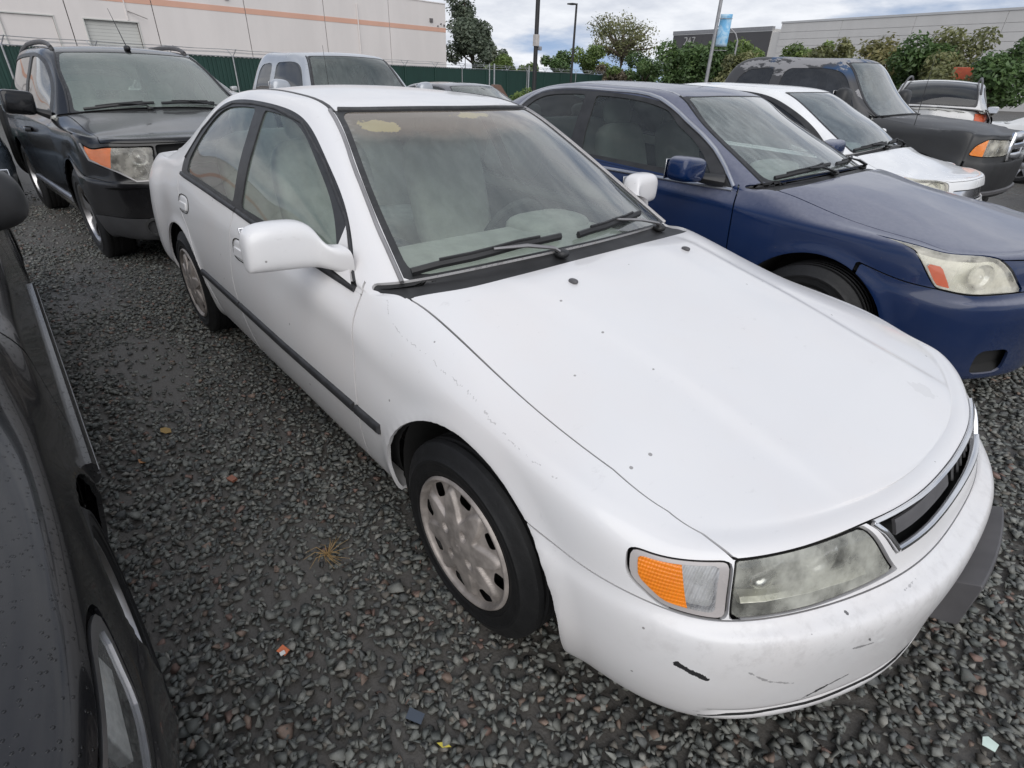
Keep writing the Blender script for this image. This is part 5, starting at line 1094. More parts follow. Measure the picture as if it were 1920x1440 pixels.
# ------------------------------------------------------------------ other bodies: re-proportioned from the first one
def derive(S, xm, zm, ym=1.0, xg=None, **over):
    """xm, zm: piecewise-linear maps of length and height; ym: width factor"""
    fx = lambda x: float(np.interp(x, [a for a, _ in sorted(xm)], [b for _, b in sorted(xm)]))
    zs = sorted(zm); fz = lambda z: float(np.interp(z, [a for a, _ in zs], [b for _, b in zs]))
    fy = ym if callable(ym) else (lambda y: y*ym)
    D = dict(S); D.pop('deform', None); xg = sorted(xg or xm); gx = lambda x: float(np.interp(x, [a for a, _ in xg], [b for _, b in xg]))
    D['X'] = [fx(x) for x in S['X']]; D['nx'] = [fx(x) for x in S['nx']]; D['tx'] = [fx(x) for x in S['tx']]
    D['z'] = [[(r, fz(z)) for r, z in k] for k in S['z']]
    D['y'] = [[(r, fy(y)) for r, y in k] if isinstance(k, list) else fy(k) for k in S['y']]
    D['hood'] = [(fx(x), fz(z)) for x, z in S['hood']]; D['hood_cx'] = [fx(x) for x in S['hood_cx']]
    D['deck'] = [(fx(x), fz(z)) for x, z in S['deck']]; D['deck_cx'] = [fx(x) for x in S['deck_cx']]
    p3 = lambda p: (fx(p[0]), fy(p[1]), fz(p[2]))
    D['row8'] = {k: p3(v) for k, v in S['row8'].items()}
    for k in ('c10', 'c11', 'c13'): D[k] = [(gx(v[0]), fy(v[1]), fz(v[2])) for v in S[k]]
    p2 = lambda p: (gx(p[0]), fz(p[1]))
    D['dlo'] = [p2(p) for p in S['dlo']]; D['panes'] = [[p2(p) for p in q] for q in S['panes']]
    D['doors'] = [(n, [p2(p) for p in q]) for n, q in S['doors']]
    dl = D['doors'][0][1]; front = [dl[1], dl[0], dl[7], dl[6], dl[5]]; zz = [p[1] for p in front]; xx = [p[0] for p in front]
    rb = fx(-3.22)
    D['panels'] = [('front_fender', lambda m: np.where((m.c < 9.0) & (m.r < 9.6), np.interp(m.z, zz, xx)-m.x, 1.0), True),
                   ('rear_bumper', lambda m: np.where(m.c < 4.95, m.x-rb, 1.0), False)]
    I = S['int']; D['int'] = dict(fx=fx(I['fx']), fy=I['fy']*1.04, sz=I['sz'], rx=fx(I['rx']), rw=fy(I['rw']/2)*2, dash=(fx(I['dash'][0]), fx(I['dash'][1]), fy(I['dash'][2]/2)*2, fz(I['dash'][3]), fz(I['dash'][4])))
    D.update(over); return D
def flare(arches, amt=0.012, wid=0.06, extra=None):
    def f(m):
        V = m.V.copy()
        for a in arches:
            d = ell(m, *a); w = np.clip(1-np.abs(d)/wid, 0, 1)*(m.y > .5)*(m.z > .22); V += m.N*(amt*w**1.5)[:, None]
        mm = Surf(V, m.N, m.U, m.T); return extra(mm) if extra else mm
    return f
def spokes(n, R, w0, w1, mat, dish=0.02, lip=0.014, hub=0.07, name='rim', gapmat=None):
    """alloy wheel face: rim lip, n tapered spokes, hub cap"""
    def f(e, side, w):
        o = w/2-0.02; b = MB(); b.lathe([(R, side*(o-0.10)), (R, side*o), (R+0.004, side*(o+lip)), (R-0.008, side*(o+lip)), (R-0.018, side*(o-0.004)), (R-0.03, side*(o-0.10))], 56)
        b.lathe([(hub, side*(o-dish-.05)), (hub, side*(o-dish)), (hub*0.6, side*(o-dish+.006)), (0, side*(o-dish+.008))], 28)
        for k in range(n):
            q = 2*math.pi*k/n+0.2; d, p = Vector((math.cos(q), 0, math.sin(q))), Vector((-math.sin(q), 0, math.cos(q)))
            V = []
            for r_, ww, oo in ((hub*0.7, w0, o-dish), (R*0.6, (w0+w1)/2*0.85, o-dish*0.2), (R-0.012, w1, o-0.002)):
                for s in (-1, 1): V.append(d*r_+p*ww*s/2+Vector((0, side*oo, 0)))
                for s in (1, -1): V.append(d*r_+p*ww*s*0.35+Vector((0, side*(oo-0.035), 0)))
            F = []
            for i in range(2):
                for j in range(4): F.append((i*4+j, i*4+(j+1) % 4, i*4+4+(j+1) % 4, i*4+4+j))
            b.add(V, F)
        b.build(name, mat, e, smooth=True, angle=35)
        for k in range(5):
            q = 2*math.pi*(k+.5)/5; bb = Vector((math.cos(q)*hub*1.25, side*(o-dish-0.012), math.sin(q)*hub*1.25))
    return f
def side_mirror(root, mat, c, d, attach, s, base=None, face=True, e=0.5):
    b = MB(); b.blob((c[0], s*c[1], c[2]), d, e, 28, 14, rot=Matrix.Rotation(s*0.10, 3, 'X')); o = b.build('door_mirror', mat, root, smooth=True, angle=80)
    b = MB(); b.tube([(c[0]+.005, s*(c[1]-d[1]*.36), c[2]-d[2]*.30), (c[0]+.01, s*(c[1]-d[1]*.55), c[2]-d[2]*.40), (attach[0], s*attach[1], attach[2])], [.030, .034, .05], 10, flat=.8); b.build('mirror_arm', base or BLACK_PLASTIC, o, smooth=True)
    if face: b = MB(); b.box((c[0]-d[0]*.5, s*c[1], c[2]), (.006, d[1]*.86, d[2]*.78)); b.build('mirror_glass', CHROME, o, bevel=.002)
    return o
def four_wheels(root, S, R, w, rim, track, cover, steer=0.0):
    for a in S['arches']:
        for s in (-1, 1): wheel_thing(root, a[0], s*track, R-.004, R, w, rim, s, cover, steer if a is S['arches'][0] else 0); wheel_well(root, LINER, a[0], a[1]+.02, a[2]*0.95, s*(track-.28), s*(track+.06))
    b = MB(); x0, x1 = S['arches'][0][0], S['arches'][1][0]; b.box(((x0+x1)/2, 0, .23), (x0-x1+1.2, track*1.6, .04)); b.build('underbody', LINER, root)
def lamp_unit(root, F, pc, lensmat, reflmat, bulbs, amber=None, ambermat=None, depth=.05, divider=None):
    """headlight both sides: lens, reflector bowl behind it, bulb shields, coloured segment by field"""
    for s in (1, -1):
        hl = pc if s > 0 else mirror(pc); am = None
        if amber is not None: am, hl = cut(hl, amber(hl))
        o = put(hl, 'headlight', lensmat, root, lip=.004, push=-.003)
        if am is not None and len(am.T): put(am, 'turn_signal', ambermat or AMBER, o, lip=.004, push=-.003)
        put(Surf(hl.V-hl.N*depth, hl.N, hl.U, hl.T), 'reflector', reflmat, o, lip=0)
        for r, c, d in bulbs:
            p, n = F.rc(r, c); p = (p-n*depth*.75)*[1, s, 1]; n = n*[1, s, 1]; b = MB(); q = Vector(n).to_track_quat('Z', 'Y').to_matrix()
            V, Fq = [], []
            for k, (rr, h) in enumerate(((d, .02), (d*.92, .0), (d*.6, -.012), (d*.2, -.02), (d*.16, .012), (0.0, .016))):
                for j in range(20): V.append(Vector(p)+q @ Vector((rr*math.cos(j*math.pi/10), rr*math.sin(j*math.pi/10), h)))
            for i in range(5):
                for j in range(20): Fq.append((i*20+j, i*20+(j+1) % 20, i*20+20+(j+1) % 20, i*20+20+j))
            b.add(V, Fq); b.build('lamp_bowl', SILVER, o, smooth=True)
# ------------------------------------------------------------------ other vehicles of the front rows
def seat_on_ground(root, S):
    """tilt a car so that both axles stand on the falling ground"""
    x, y = root.location.x, root.location.y; c, s = math.cos(root.rotation_euler.z), math.sin(root.rotation_euler.z); L = S['arches'][1][0]
    z0, z1 = float(gz(x, y)), float(gz(x+c*L, y+s*L)); root.location.z = z0 + root.get('lift', 0.0); root.rotation_euler = (0, math.asin((z1-z0)/abs(L)), root.rotation_euler.z)

# ------------------------------------------------------------------ dark blue saloon to the right of the white one
BL = derive(WH, [(1, .955), (.97, .94), (.395, .40), (0, 0), (-.31, -.27), (-.42, -.34), (-.655, -.60), (-1.15, -1.12), (-1.335, -1.25), (-1.75, -1.86), (-2.36, -2.45), (-2.74, -2.78), (-3.9, -3.95)],
            [(.1, .12), (.195, .20), (.41, .46), (.553, .655), (.668, .805), (.695, .82), (.76, .86), (.85, .928), (.925, 1.0), (.955, 1.03), (1.34, 1.392), (1.40, 1.452)], 1.02,
            arches=[(0, .325, .40, .385), (-2.74, .325, .395, .37)], belt_z=.93,
            nose=[('hood', [(-2, 5.85), (2.2, 5.95), (2.95, 6.02), (4.2, 6.78), (5.3, 7.35), (6, 7.75), (7, 8.0), (8.0, 8.05), (8.0, 15), (-2, 15)], 'paint', 0),
                  ('headlight', round_poly([(6.55, 6.62), (5.0, 5.0), (2.15, 4.98), (2.1, 5.08), (2.55, 5.62), (3.1, 6.1), (4.2, 6.68)], .07), None, 0),
                  ('grille', round_poly([(-2, 4.95), (1.7, 4.95), (1.95, 5.75), (-2, 5.75)], .1), 'grille', -.02),
                  ('fog_lamp', round_poly([(1.9, 1.5), (2.9, 1.5), (2.9, 2.4), (1.9, 2.4)], .3), None, 0),
                  ('front_bumper', [(-2, -1), (6.55, -1), (6.55, 4.97), (-2, 4.97)], 'paint', 0)])
BL['deform'] = flare(BL['arches'], .010)
def build_blue():
    root = thing('blue_saloon_car', 'dark blue four door saloon with chrome window trim and dusty bonnet beside the white saloon', 'car', (-.10, 2.42, 0), 0.0)
    pm = paint('navy_paint', (0.003, 0.016, 0.066), .20, .45, dust=.10, topdust=.46, speck=.6, spec=.3)
    gl = glass('blue_car_windscreen', (0.86, 0.95, 0.91), .30, (.50, .55, .53), streak=.7)  # strong haze paints part of the sky reflection into the screen colour
    M = dict(paint=pm, glass=glass('blue_car_glass', (.86, .95, .90), .05, (.5, .54, .52), refl=.7), ws=gl, frit=SEAL, cowl=BLACK_PLASTIC, frame=SEAL, grille=CHROME, headliner=HEADLINER)
    out, F, full = build_shell(BL, root, M, 11, 8)
    lamp_unit(root, F, out['headlight'], LENS_YELLOW, simple('cream_reflector', (.85, .82, .70), .3, .0, var=.06, scale=20), [(3.55, 5.5, .058)], depth=.035,
              amber=lambda m: sdf_poly(m.r, m.c, round_poly([(5.55, 5.72), (5.02, 5.12), (4.55, 5.10), (5.05, 5.72)], .05)), ambermat=RED_REFLECTOR)
    for s in (0, 1):
        pts = [F.xz(*q) for q in curve([(BL['dlo'][i*6][0]-.0, BL['dlo'][i*6][1]+.012) for i in range(10)], 4)]; strip_obj('window_trim', pts, .026, .010, SATIN, root, mir=not s)
        pts = [F.xz(x, .930) for x in np.linspace(-.60, -2.62, 24)]; strip_obj('belt_trim', pts, .024, .011, SATIN, root, mir=not s)
        pts = [F.rc(r, 11.0) for r in np.linspace(11.9, 16.5, 18)]; strip_obj('roof_channel', pts, .014, .003, SATIN, root, mir=not s)
        pts = [F.rc(r, 10.93) for r in np.linspace(9.02, 11.95, 16)]; strip_obj('windscreen_trim', pts, .014, .006, SEAL, root, mir=not s)
    fl = out['fog_lamp']
    for s in (1, -1): f = fl if s > 0 else mirror(fl); put(Surf(f.V-f.N*.05, f.N, f.U, f.T), 'lower_intake', LINER, root, lip=0)
    side_mirror(root, pm, (-.80, 1.02, 1.032), (.15, .24, .135), (-.68, .80, .965), -1); side_mirror(root, pm, (-.80, 1.02, 1.032), (.15, .24, .135), (-.68, .80, .965), 1)
    wipers(root, F, BLACK_PLASTIC, BLACK_PLASTIC, .72, .014)
    four_wheels(root, BL, .325, .205, .205, .80, spokes(7, .205, .05, .05, ALLOY))
    interior(root, BL, simple('charcoal_cloth', (.10, .105, .10), .9))
    e = MB(); p, n = F.rc(.0, 5.35); e.lathe([(.0, .012), (.05, .010), (.055, 0), (.055, -.02)], 24, 'x', (p[0], 0, p[2])); e.build('badge', CHROME, root, smooth=True)
    return root
blue_root = build_blue()

# ------------------------------------------------------------------ black crossover behind the white saloon
ED = derive(WH, [(1, .97), (.97, .95), (.395, .46), (0, .04), (-.31, -.33), (-.42, -.44), (-.60, -.60), (-.655, -.66), (-.84, -.88), (-1.15, -1.16), (-1.37, -1.38), (-1.9, -2.0), (-2.3, -2.7), (-2.74, -3.1), (-3.06, -3.45), (-3.4, -3.62), (-3.9, -3.80)],
            [(.1, .18), (.195, .25), (.41, .50), (.525, .70), (.553, .715), (.668, .945), (.695, .985), (.76, 1.01), (.85, 1.065), (.925, 1.13), (.955, 1.16), (1.34, 1.60), (1.40, 1.675)], lambda y: y*1.075 if y > .6 else y*1.14,
            arches=[(0, .37, .44, .43), (-2.825, .37, .44, .42)], belt_z=1.06, ND=[0, .012, .06, .14, .25, .40],
            xg=[(0, 0), (-.31, -.33), (-.42, -.46), (-.655, -.66), (-.86, -.86), (-1.15, -1.18), (-1.335, -1.36), (-1.9, -2.0), (-2.36, -3.1), (-2.6, -3.3), (-2.73, -3.42), (-3.06, -3.6), (-3.4, -3.7), (-3.9, -3.80)],
            nose=[('hood', [(-2, 6.0), (1.7, 6.02), (4.2, 6.10), (5.0, 7.2), (6, 7.8), (7, 8.0), (8.0, 8.05), (8.0, 15), (-2, 15)], 'paint', 0),
                  ('headlight', round_poly([(5.75, 5.90), (5.2, 5.50), (3.45, 5.22), (2.85, 4.82), (2.25, 4.80), (2.02, 5.90)], .10), None, 0),
                  ('grille', round_poly([(-2, 4.2), (1.9, 4.2), (1.96, 5.93), (-2, 5.95)], .1), None, 0),
                  ('lower_cladding', [(-2, -1), (7.2, -1), (7.2, 2.45), (-2, 2.45)], None, 0),
                  ('front_bumper', [(-2, -1), (7, -1), (7, 4.75), (-2, 4.75)], 'paint', 0)])
ED['deform'] = flare(ED['arches'], .014, .07)
def build_edge():
    root = thing('black_crossover', 'black crossover with roof rails, roof aerial and grey lower bumper close behind the white saloon', 'car', (-5.02, -.17, 0), .066)
    pm = paint('black_paint', (0.006, 0.006, 0.007), .20, .40, dust=.12, topdust=.0, spec=.3)
    gl = glass('crossover_windscreen', (0.80, 0.92, 0.85), .30, (.42, .48, .44), streak=.12)
    M = dict(paint=pm, glass=glass('crossover_side_glass', (.45, .5, .46), .25, (.5, .48, .44)), ws=gl, frit=SEAL, cowl=BLACK_PLASTIC, frame=SEAL, headliner=HEADLINER)
    out, F, full = build_shell(ED, root, M, 10, 8)
    put(both(out['lower_cladding']), 'lower_bumper', simple('grey_cladding', (.05, .05, .052), .5), root)
    g = both(out['grille']); o = put(Surf(g.V-g.N*.04, g.N, g.U, g.T), 'grille', LINER, root, lip=0)
    for c in (4.45, 4.95, 5.45):
        pts = [F.rc(r, c) for r in np.linspace(0, 1.9, 10)]; V, Fc = strip([(p*[1, -1, 1], n*[1, -1, 1]) for p, n in pts[:0:-1]]+pts, .085, .016, .012); b = MB(); b.add(V, Fc); b.build('grille_bar', CHROME, o, smooth=True)
    lamp_unit(root, F, out['headlight'], lens('crossover_lens', .36, (.66, .63, .56), .08), simple('grey_reflector', (.80, .77, .70), .3, .1, var=.25, scale=12), [(2.6, 5.6, .07), (2.65, 5.2, .055)], depth=.05, amber=lambda m: (3.75-(m.c-5.6)*.5)-m.r, ambermat=amber_mat('dusty_orange_lens', (.62, .17, .05)))
    for s in (0, 1):
        pts = [F.rc(*q) for q in [(5.8, 5.90), (5.2, 5.47), (3.45, 5.19), (2.85, 4.79), (2.25, 4.77)]]; strip_obj('lamp_bezel', pts, .014, .008, SATIN_DARK, root, mir=not s)
        pts = [F.rc(r, 10.93) for r in np.linspace(9.02, 11.95, 14)]; strip_obj('windscreen_trim', pts, .014, .006, SEAL, root, mir=not s)
        pts = [F.xz(x, .42) for x in np.linspace(-.50, -2.35, 16)]; strip_obj('sill_trim', pts, .05, .02, SATIN, root, mir=not s)
        k = 1 if s else -1; b = MB(); rail = [F.rc(r, 10.85) for r in np.linspace(12.3, 16.6, 12)]; P = []
        for i, (p, n) in enumerate(rail): P.append((p + np.array([0, 0, .012+.035*math.sin(math.pi*i/11)**.5]))*[1, k, 1])
        b.tube(P, .017, 8, flat=1.3); b.tube([P[0], rail[0][0]*[1, k, 1]-[0, 0, .01]], .02, 8); b.tube([P[-1], rail[-1][0]*[1, k, 1]-[0, 0, .01]], .02, 8); b.build('roof_rail', GREY_PLASTIC, root, smooth=True)
        p, n = F.xz(-1.62, .93); b = MB(); b.tube([(p[0]+.10, k*(p[1]+.004), p[2]), (p[0]+.07, k*(p[1]+.04), p[2]), (p[0]-.07, k*(p[1]+.04), p[2]+.005), (p[0]-.10, k*(p[1]+.004), p[2]+.005)], .014, 8, flat=1.4); b.build('door_handle', pm, root, smooth=True)
        p, n = F.rc(2.7, 2.0); b = MB(); q = Vector(n*[1, k, 1]).to_track_quat('Z', 'Y').to_matrix(); V, Fq = [], []
        for rr, h in ((.075, -.005), (.072, .012), (.055, .014), (.05, -.02), (.0, -.025)):
            for j in range(24): V.append(Vector(p*[1, k, 1])+q @ Vector((rr*math.cos(j*math.pi/12), rr*math.sin(j*math.pi/12), h)))
        for i in range(4):
            for j in range(24): Fq.append((i*24+j, i*24+(j+1) % 24, i*24+24+(j+1) % 24, i*24+24+j))
        b.add(V, Fq); b.build('fog_lamp', simple('dull_fog_lamp', (.10, .10, .10), .25, .5), root, smooth=True)
        side_mirror(root, pm, (-.72, 1.06, 1.19), (.16, .22, .185), (-.70, .87, 1.09), k, e=.35)
    b = MB(); p, n = F.rc(12.25, 13); b.blob((p[0], 0, p[2]+.015), (.12, .05, .05), .8); b.tube([(p[0], 0, p[2]+.02), (p[0]-.30, 0.0, p[2]+.36)], [.005, .002], 6); b.build('aerial', BLACK_PLASTIC, root, smooth=True)
    wipers(root, F, BLACK_PLASTIC, BLACK_PLASTIC, .72, .014)
    four_wheels(root, ED, .370, .235, .235, .83, spokes(5, .235, .07, .15, ALLOY))
    interior(root, ED); seat_on_ground(root, ED)
    return root
edge_root = build_edge()

# ------------------------------------------------------------------ black car at the left edge, right beside the camera
FG = derive(WH, [(1, 1.07), (.97, 1.05), (.395, .42), (0, 0), (-.31, -.33), (-.42, -.44), (-1.15, -1.17), (-1.9, -1.95), (-2.74, -2.80), (-3.9, -3.95)],
            [(.1, .12), (.195, .20), (.41, .44), (.553, .545), (.668, .715), (.695, .75), (.775, .84), (.80, .865), (.85, .94), (.925, 1.0), (.955, 1.02), (1.34, 1.37), (1.40, 1.43)], 1.015,
            arches=[(0, .32, .375, .36), (-2.78, .32, .375, .35)], belt_z=.95, ND=[0, .012, .055, .13, .22, .35],
            nose=[('hood', [(-2, 6.0), (2.3, 6.0), (2.9, 6.1), (4.4, 6.7), (5.3, 7.35), (6, 7.75), (7, 8.0), (8.0, 8.05), (8.0, 15), (-2, 15)], 'paint', 0),
                  ('headlight', round_poly([(6.25, 5.55), (5.9, 4.85), (5.0, 4.55), (2.9, 4.55), (2.7, 5.1), (3.0, 5.5), (4.6, 5.72), (6.05, 5.8)], .2), None, 0),
                  ('grille', round_poly([(-2, 4.9), (1.6, 4.9), (1.8, 5.85), (-2, 5.85)], .1), None, 0),
                  ('front_bumper', [(-2, -1), (7, -1), (7, 4.5), (-2, 4.5)], 'paint', 0)])
FG['y'][7] = [(r, y*.955) for r, y in FG['y'][7]]; FG['y'][6] = [(r, y*.985) for r, y in FG['y'][6]]
FG['deform'] = flare(FG['arches'], .012, .06)
def build_fg():
    root = thing('black_wet_car', 'black car beaded with rain at the left edge beside the camera', 'car', (-.30, -2.53, 0), 0.0)
    pm = paint('wet_black_paint', (0.008, 0.008, 0.009), .20, .40, dust=.30, drops=True, topdust=.03, spec=.3)
    M = dict(paint=pm, glass=GLASS_DARK, ws=GLASS_WS, frit=SEAL, cowl=BLACK_PLASTIC, frame=SEAL)
    out, F, full = build_shell(FG, root, M, 13, 10)
    g = both(out['grille']); put(Surf(g.V-g.N*.03, g.N, g.U, g.T), 'grille', LINER, root, lip=0)
    hl = out['headlight']; ring = round_poly([(6.15, 5.53), (5.83, 4.92), (5.0, 4.63), (3.0, 4.63), (2.82, 5.1), (3.05, 5.42), (4.6, 5.63), (5.95, 5.71)], .2)
    for s in (1, -1):
        h = hl if s > 0 else mirror(hl); core, rim = cut(h, sdf_poly(h.r, h.c, ring)); o = put(core, 'headlight', LENS_CLEAR, root, lip=.004, push=-.004); put(rim, 'lamp_bezel', SATIN, o, lip=.006, push=.001)
        put(Surf(core.V-core.N*.075, core.N, core.U, core.T), 'lamp_housing', BLACK_PLASTIC, o, lip=0)
        # bright reflector facets and projector inside the dark housing
        for r0, r1, c0, c1, dp in ((6.0, 5.5, 5.05, 5.6, .010), (5.2, 5.02, 4.85, 5.4, .012), (4.95, 4.72, 4.8, 5.3, .016), (4.5, 3.9, 4.8, 5.3, .045)):
            P = [F.rc(r, c) for r, c in ((r0, c1), (r1, c1), (r1, c0), (r0, (c0+c1)/2))]; Q = [(p-n*dp)*[1, s, 1] for p, n in P]; Q2 = [(p-n*(dp+.02))*[1, s, 1] for p, n in P]
            b = MB(); b.add(Q+Q2, [(0, 1, 2, 3), (7, 6, 5, 4), (0, 4, 5, 1), (1, 5, 6, 2), (2, 6, 7, 3), (3, 7, 4, 0)]); b.build('reflector_facet', SILVER_BRIGHT, o, bevel=.003)
        for r in (5.05, 4.1):
            p, n = F.rc(r, 5.1); p = (p-n*.035)*[1, s, 1]; q = Vector(n*[1, s, 1]).to_track_quat('Z', 'Y').to_matrix(); V, Fq = [], []
            for rr, hh in ((.052, -.02), (.054, .012), (.046, .014), (.044, -.005), (.02, -.012), (0, -.014)):
                for j in range(24): V.append(Vector(p)+q @ Vector((rr*math.cos(j*math.pi/12), rr*math.sin(j*math.pi/12), hh)))
            for i in range(5):
                for j in range(24): Fq.append((i*24+j, i*24+(j+1) % 24, i*24+24+(j+1) % 24, i*24+24+j))
            b = MB(); b.add(V, Fq); b.build('projector_lamp', CHROME, o, smooth=True)
    for s in (0, 1):
        pts = [F.xz(x, .455) for x in np.linspace(-.46, -2.3, 20)]; strip_obj('side_moulding', pts, .07, .024, pm, root, mir=not s); strip_obj('moulding_insert', [(p+n*.022, n) for p, n in pts], .014, .005, SATIN, root, mir=not s)
        k = 1 if s else -1; side_mirror(root, BLACK_PLASTIC, (-.95, .905, 1.12), (.16, .215, .17), (-.88, .80, 1.03), k, e=.75)
    four_wheels(root, FG, .325, .215, .215, .775, spokes(5, .212, .07, .10, ALLOY))
    interior(root, FG)
    return root
SILVER_BRIGHT = simple('bright_reflector', (.85, .85, .85), .3, .15, var=.15, scale=60, bump=.4, bscale=120)
fg_root = build_fg()

# ------------------------------------------------------------------ white hatchback beyond the blue saloon
PR = derive(WH, [(1, .92), (.97, .90), (.395, .42), (0, .16), (-.31, .07), (-.42, .0), (-.60, -.10), (-.84, -.38), (-1.10, -.66), (-1.37, -.98), (-1.62, -1.28), (-1.9, -1.6), (-2.3, -2.15), (-2.6, -2.55), (-2.87, -2.95), (-3.12, -3.25), (-3.4, -3.40), (-3.9, -3.55)],
            [(.1, .14), (.195, .19), (.41, .42), (.525, .58), (.553, .63), (.668, .80), (.695, .83), (.76, .85), (.85, .925), (.925, .985), (.955, 1.015), (1.34, 1.435), (1.40, 1.49)], .965,
            arches=[(0, .31, .385, .37), (-2.70, .31, .38, .36)], belt_z=.96, ND=[0, .02, .10, .20, .31, .43],
            nose=[('hood', [(-2, 6.2), (2.3, 6.1), (3.0, 6.5), (4.6, 7.15), (5.6, 7.5), (6, 7.75), (7, 8.0), (8.0, 8.05), (8.0, 15), (-2, 15)], 'paint', 0),
                  ('headlight', round_poly([(6.6, 7.15), (4.6, 5.6), (2.9, 4.95), (2.3, 5.2), (2.4, 6.0), (3.3, 6.5), (4.9, 7.1)], .2), None, 0),
                  ('grille', round_poly([(-2, 5.1), (1.9, 5.1), (2.05, 5.6), (-2, 5.6)], .1), 'grille', -.02),
                  ('front_bumper', [(-2, -1), (7, -1), (7, 4.97), (-2, 4.97)], 'paint', 0)])
PR['deform'] = flare(PR['arches'], .010)
PR['panes'] = PR['panes'][:]
def build_hatch():
    root = thing('white_hatchback', 'white wedge shaped hatchback parked between the blue saloon and the dark pickup', 'car', (-.93, 4.93, 0), 0.0)
    pm = paint('clean_white_paint', (.78, .78, .78), .25, .5, dust=.1)
    M = dict(paint=pm, glass=GLASS_DARK, ws=glass('hatchback_windscreen', (.75, .85, .84), .26, (.46, .52, .53), streak=.5, refl=1.2), frit=SEAL, cowl=BLACK_PLASTIC, frame=SEAL, grille=CHROME)
    out, F, full = build_shell(PR, root, M, 9, 7)
    lamp_unit(root, F, out['headlight'], LENS_YELLOW, simple('pale_reflector', (.82, .80, .70), .3, .0), [(3.2, 5.7, .06)], depth=.03, amber=lambda m: np.maximum((5.3+(m.c-6)*.4)-m.r, m.r-5.9-(m.c-6)*.6), ambermat=RED_REFLECTOR)
    for s in (-1, 1): side_mirror(root, pm, (-.42, .95, 1.03), (.14, .2, .13), (-.35, .78, .98), s)
    wipers(root, F, BLACK_PLASTIC, BLACK_PLASTIC, .72, .014)
    four_wheels(root, PR, .31, .185, .19, .76, spokes(6, .19, .06, .08, ALLOY)); interior(root, PR); seat_on_ground(root, PR)
    b = MB(); b.blob((.05, -.15, 1.01), (.05, .03, .02), .8); b.build('washer_jet', BLACK_PLASTIC, root, smooth=True)
    return root
hatch_root = build_hatch()

# ------------------------------------------------------------------ pickups
PK_X = [(1, .80), (.97, .78), (.80, .74), (.395, .47), (0, .08), (-.31, -.34), (-.42, -.44), (-.60, -.56), (-.84, -.74), (-1.10, -.92), (-1.37, -1.13), (-1.62, -1.40), (-1.9, -1.78), (-2.3, -2.38), (-2.6, -2.52), (-2.87, -2.60), (-3.12, -2.68), (-3.38, -2.9), (-3.9, -4.35)]
PK_Z = [(.1, .36), (.195, .42), (.41, .58), (.525, .74), (.553, .80), (.668, .99), (.695, 1.02), (.76, 1.04), (.85, 1.10), (.925, 1.14), (.955, 1.15), (1.02, 1.22), (1.34, 1.685), (1.40, 1.74)]
PK = derive(WH, PK_X, PK_Z, lambda y: y*1.0 if y > .7 else y*1.09, arches=[(0, .38, .44, .43), (-3.2, .38, .44, .42)], belt_z=1.10, ND=[0, .01, .04, .09, .17, .30], NY=[0, .32, .60, .80, .92, .975],
            nose=[('hood', [(-2, 6.15), (3.2, 6.15), (4.0, 6.5), (5.0, 7.0), (6, 7.15), (7.6, 7.2), (8.0, 7.3), (8.0, 15), (-2, 15)], 'paint', 0),
                  ('headlight', round_poly([(4.9, 5.05), (1.75, 5.05), (1.75, 5.85), (4.0, 5.92), (4.6, 5.6)], .15), None, 0),
                  ('grille', round_poly([(-2, 4.9), (1.66, 4.9), (1.66, 6.1), (-2, 6.1)], .1), None, 0),
                  ('front_bumper', [(-2, -1), (5.6, -1), (5.6, 4.5), (-2, 4.5)], None, 0)])
PK['doors'] = [('front_door', [(-.62, .50), (-1.72, .50), (-1.80, 1.14), (-.64, 1.14)])]
PK['dlo'] = curve([(-.70, 1.13), (-.84, 1.36), (-1.02, 1.58), (-1.20, 1.635), (-1.5, 1.645), (-1.9, 1.645), (-2.28, 1.62)]) + [(-2.46, 1.5), (-2.52, 1.16), (-1.8, 1.13)]; PK['dlo_r'] = .05
PK['panes'] = [curve([(-.76, 1.16), (-.90, 1.38), (-1.06, 1.555), (-1.22, 1.60), (-1.5, 1.607), (-1.70, 1.605)])+[(-1.77, 1.56), (-1.79, 1.17)], [(-1.93, 1.18), (-1.90, 1.58), (-1.95, 1.605), (-2.25, 1.585), (-2.36, 1.5), (-2.44, 1.18)]]
PK.pop('rw', None); PK['rw'] = (15.2, 17.2, 11.1, .1, .1, .2)
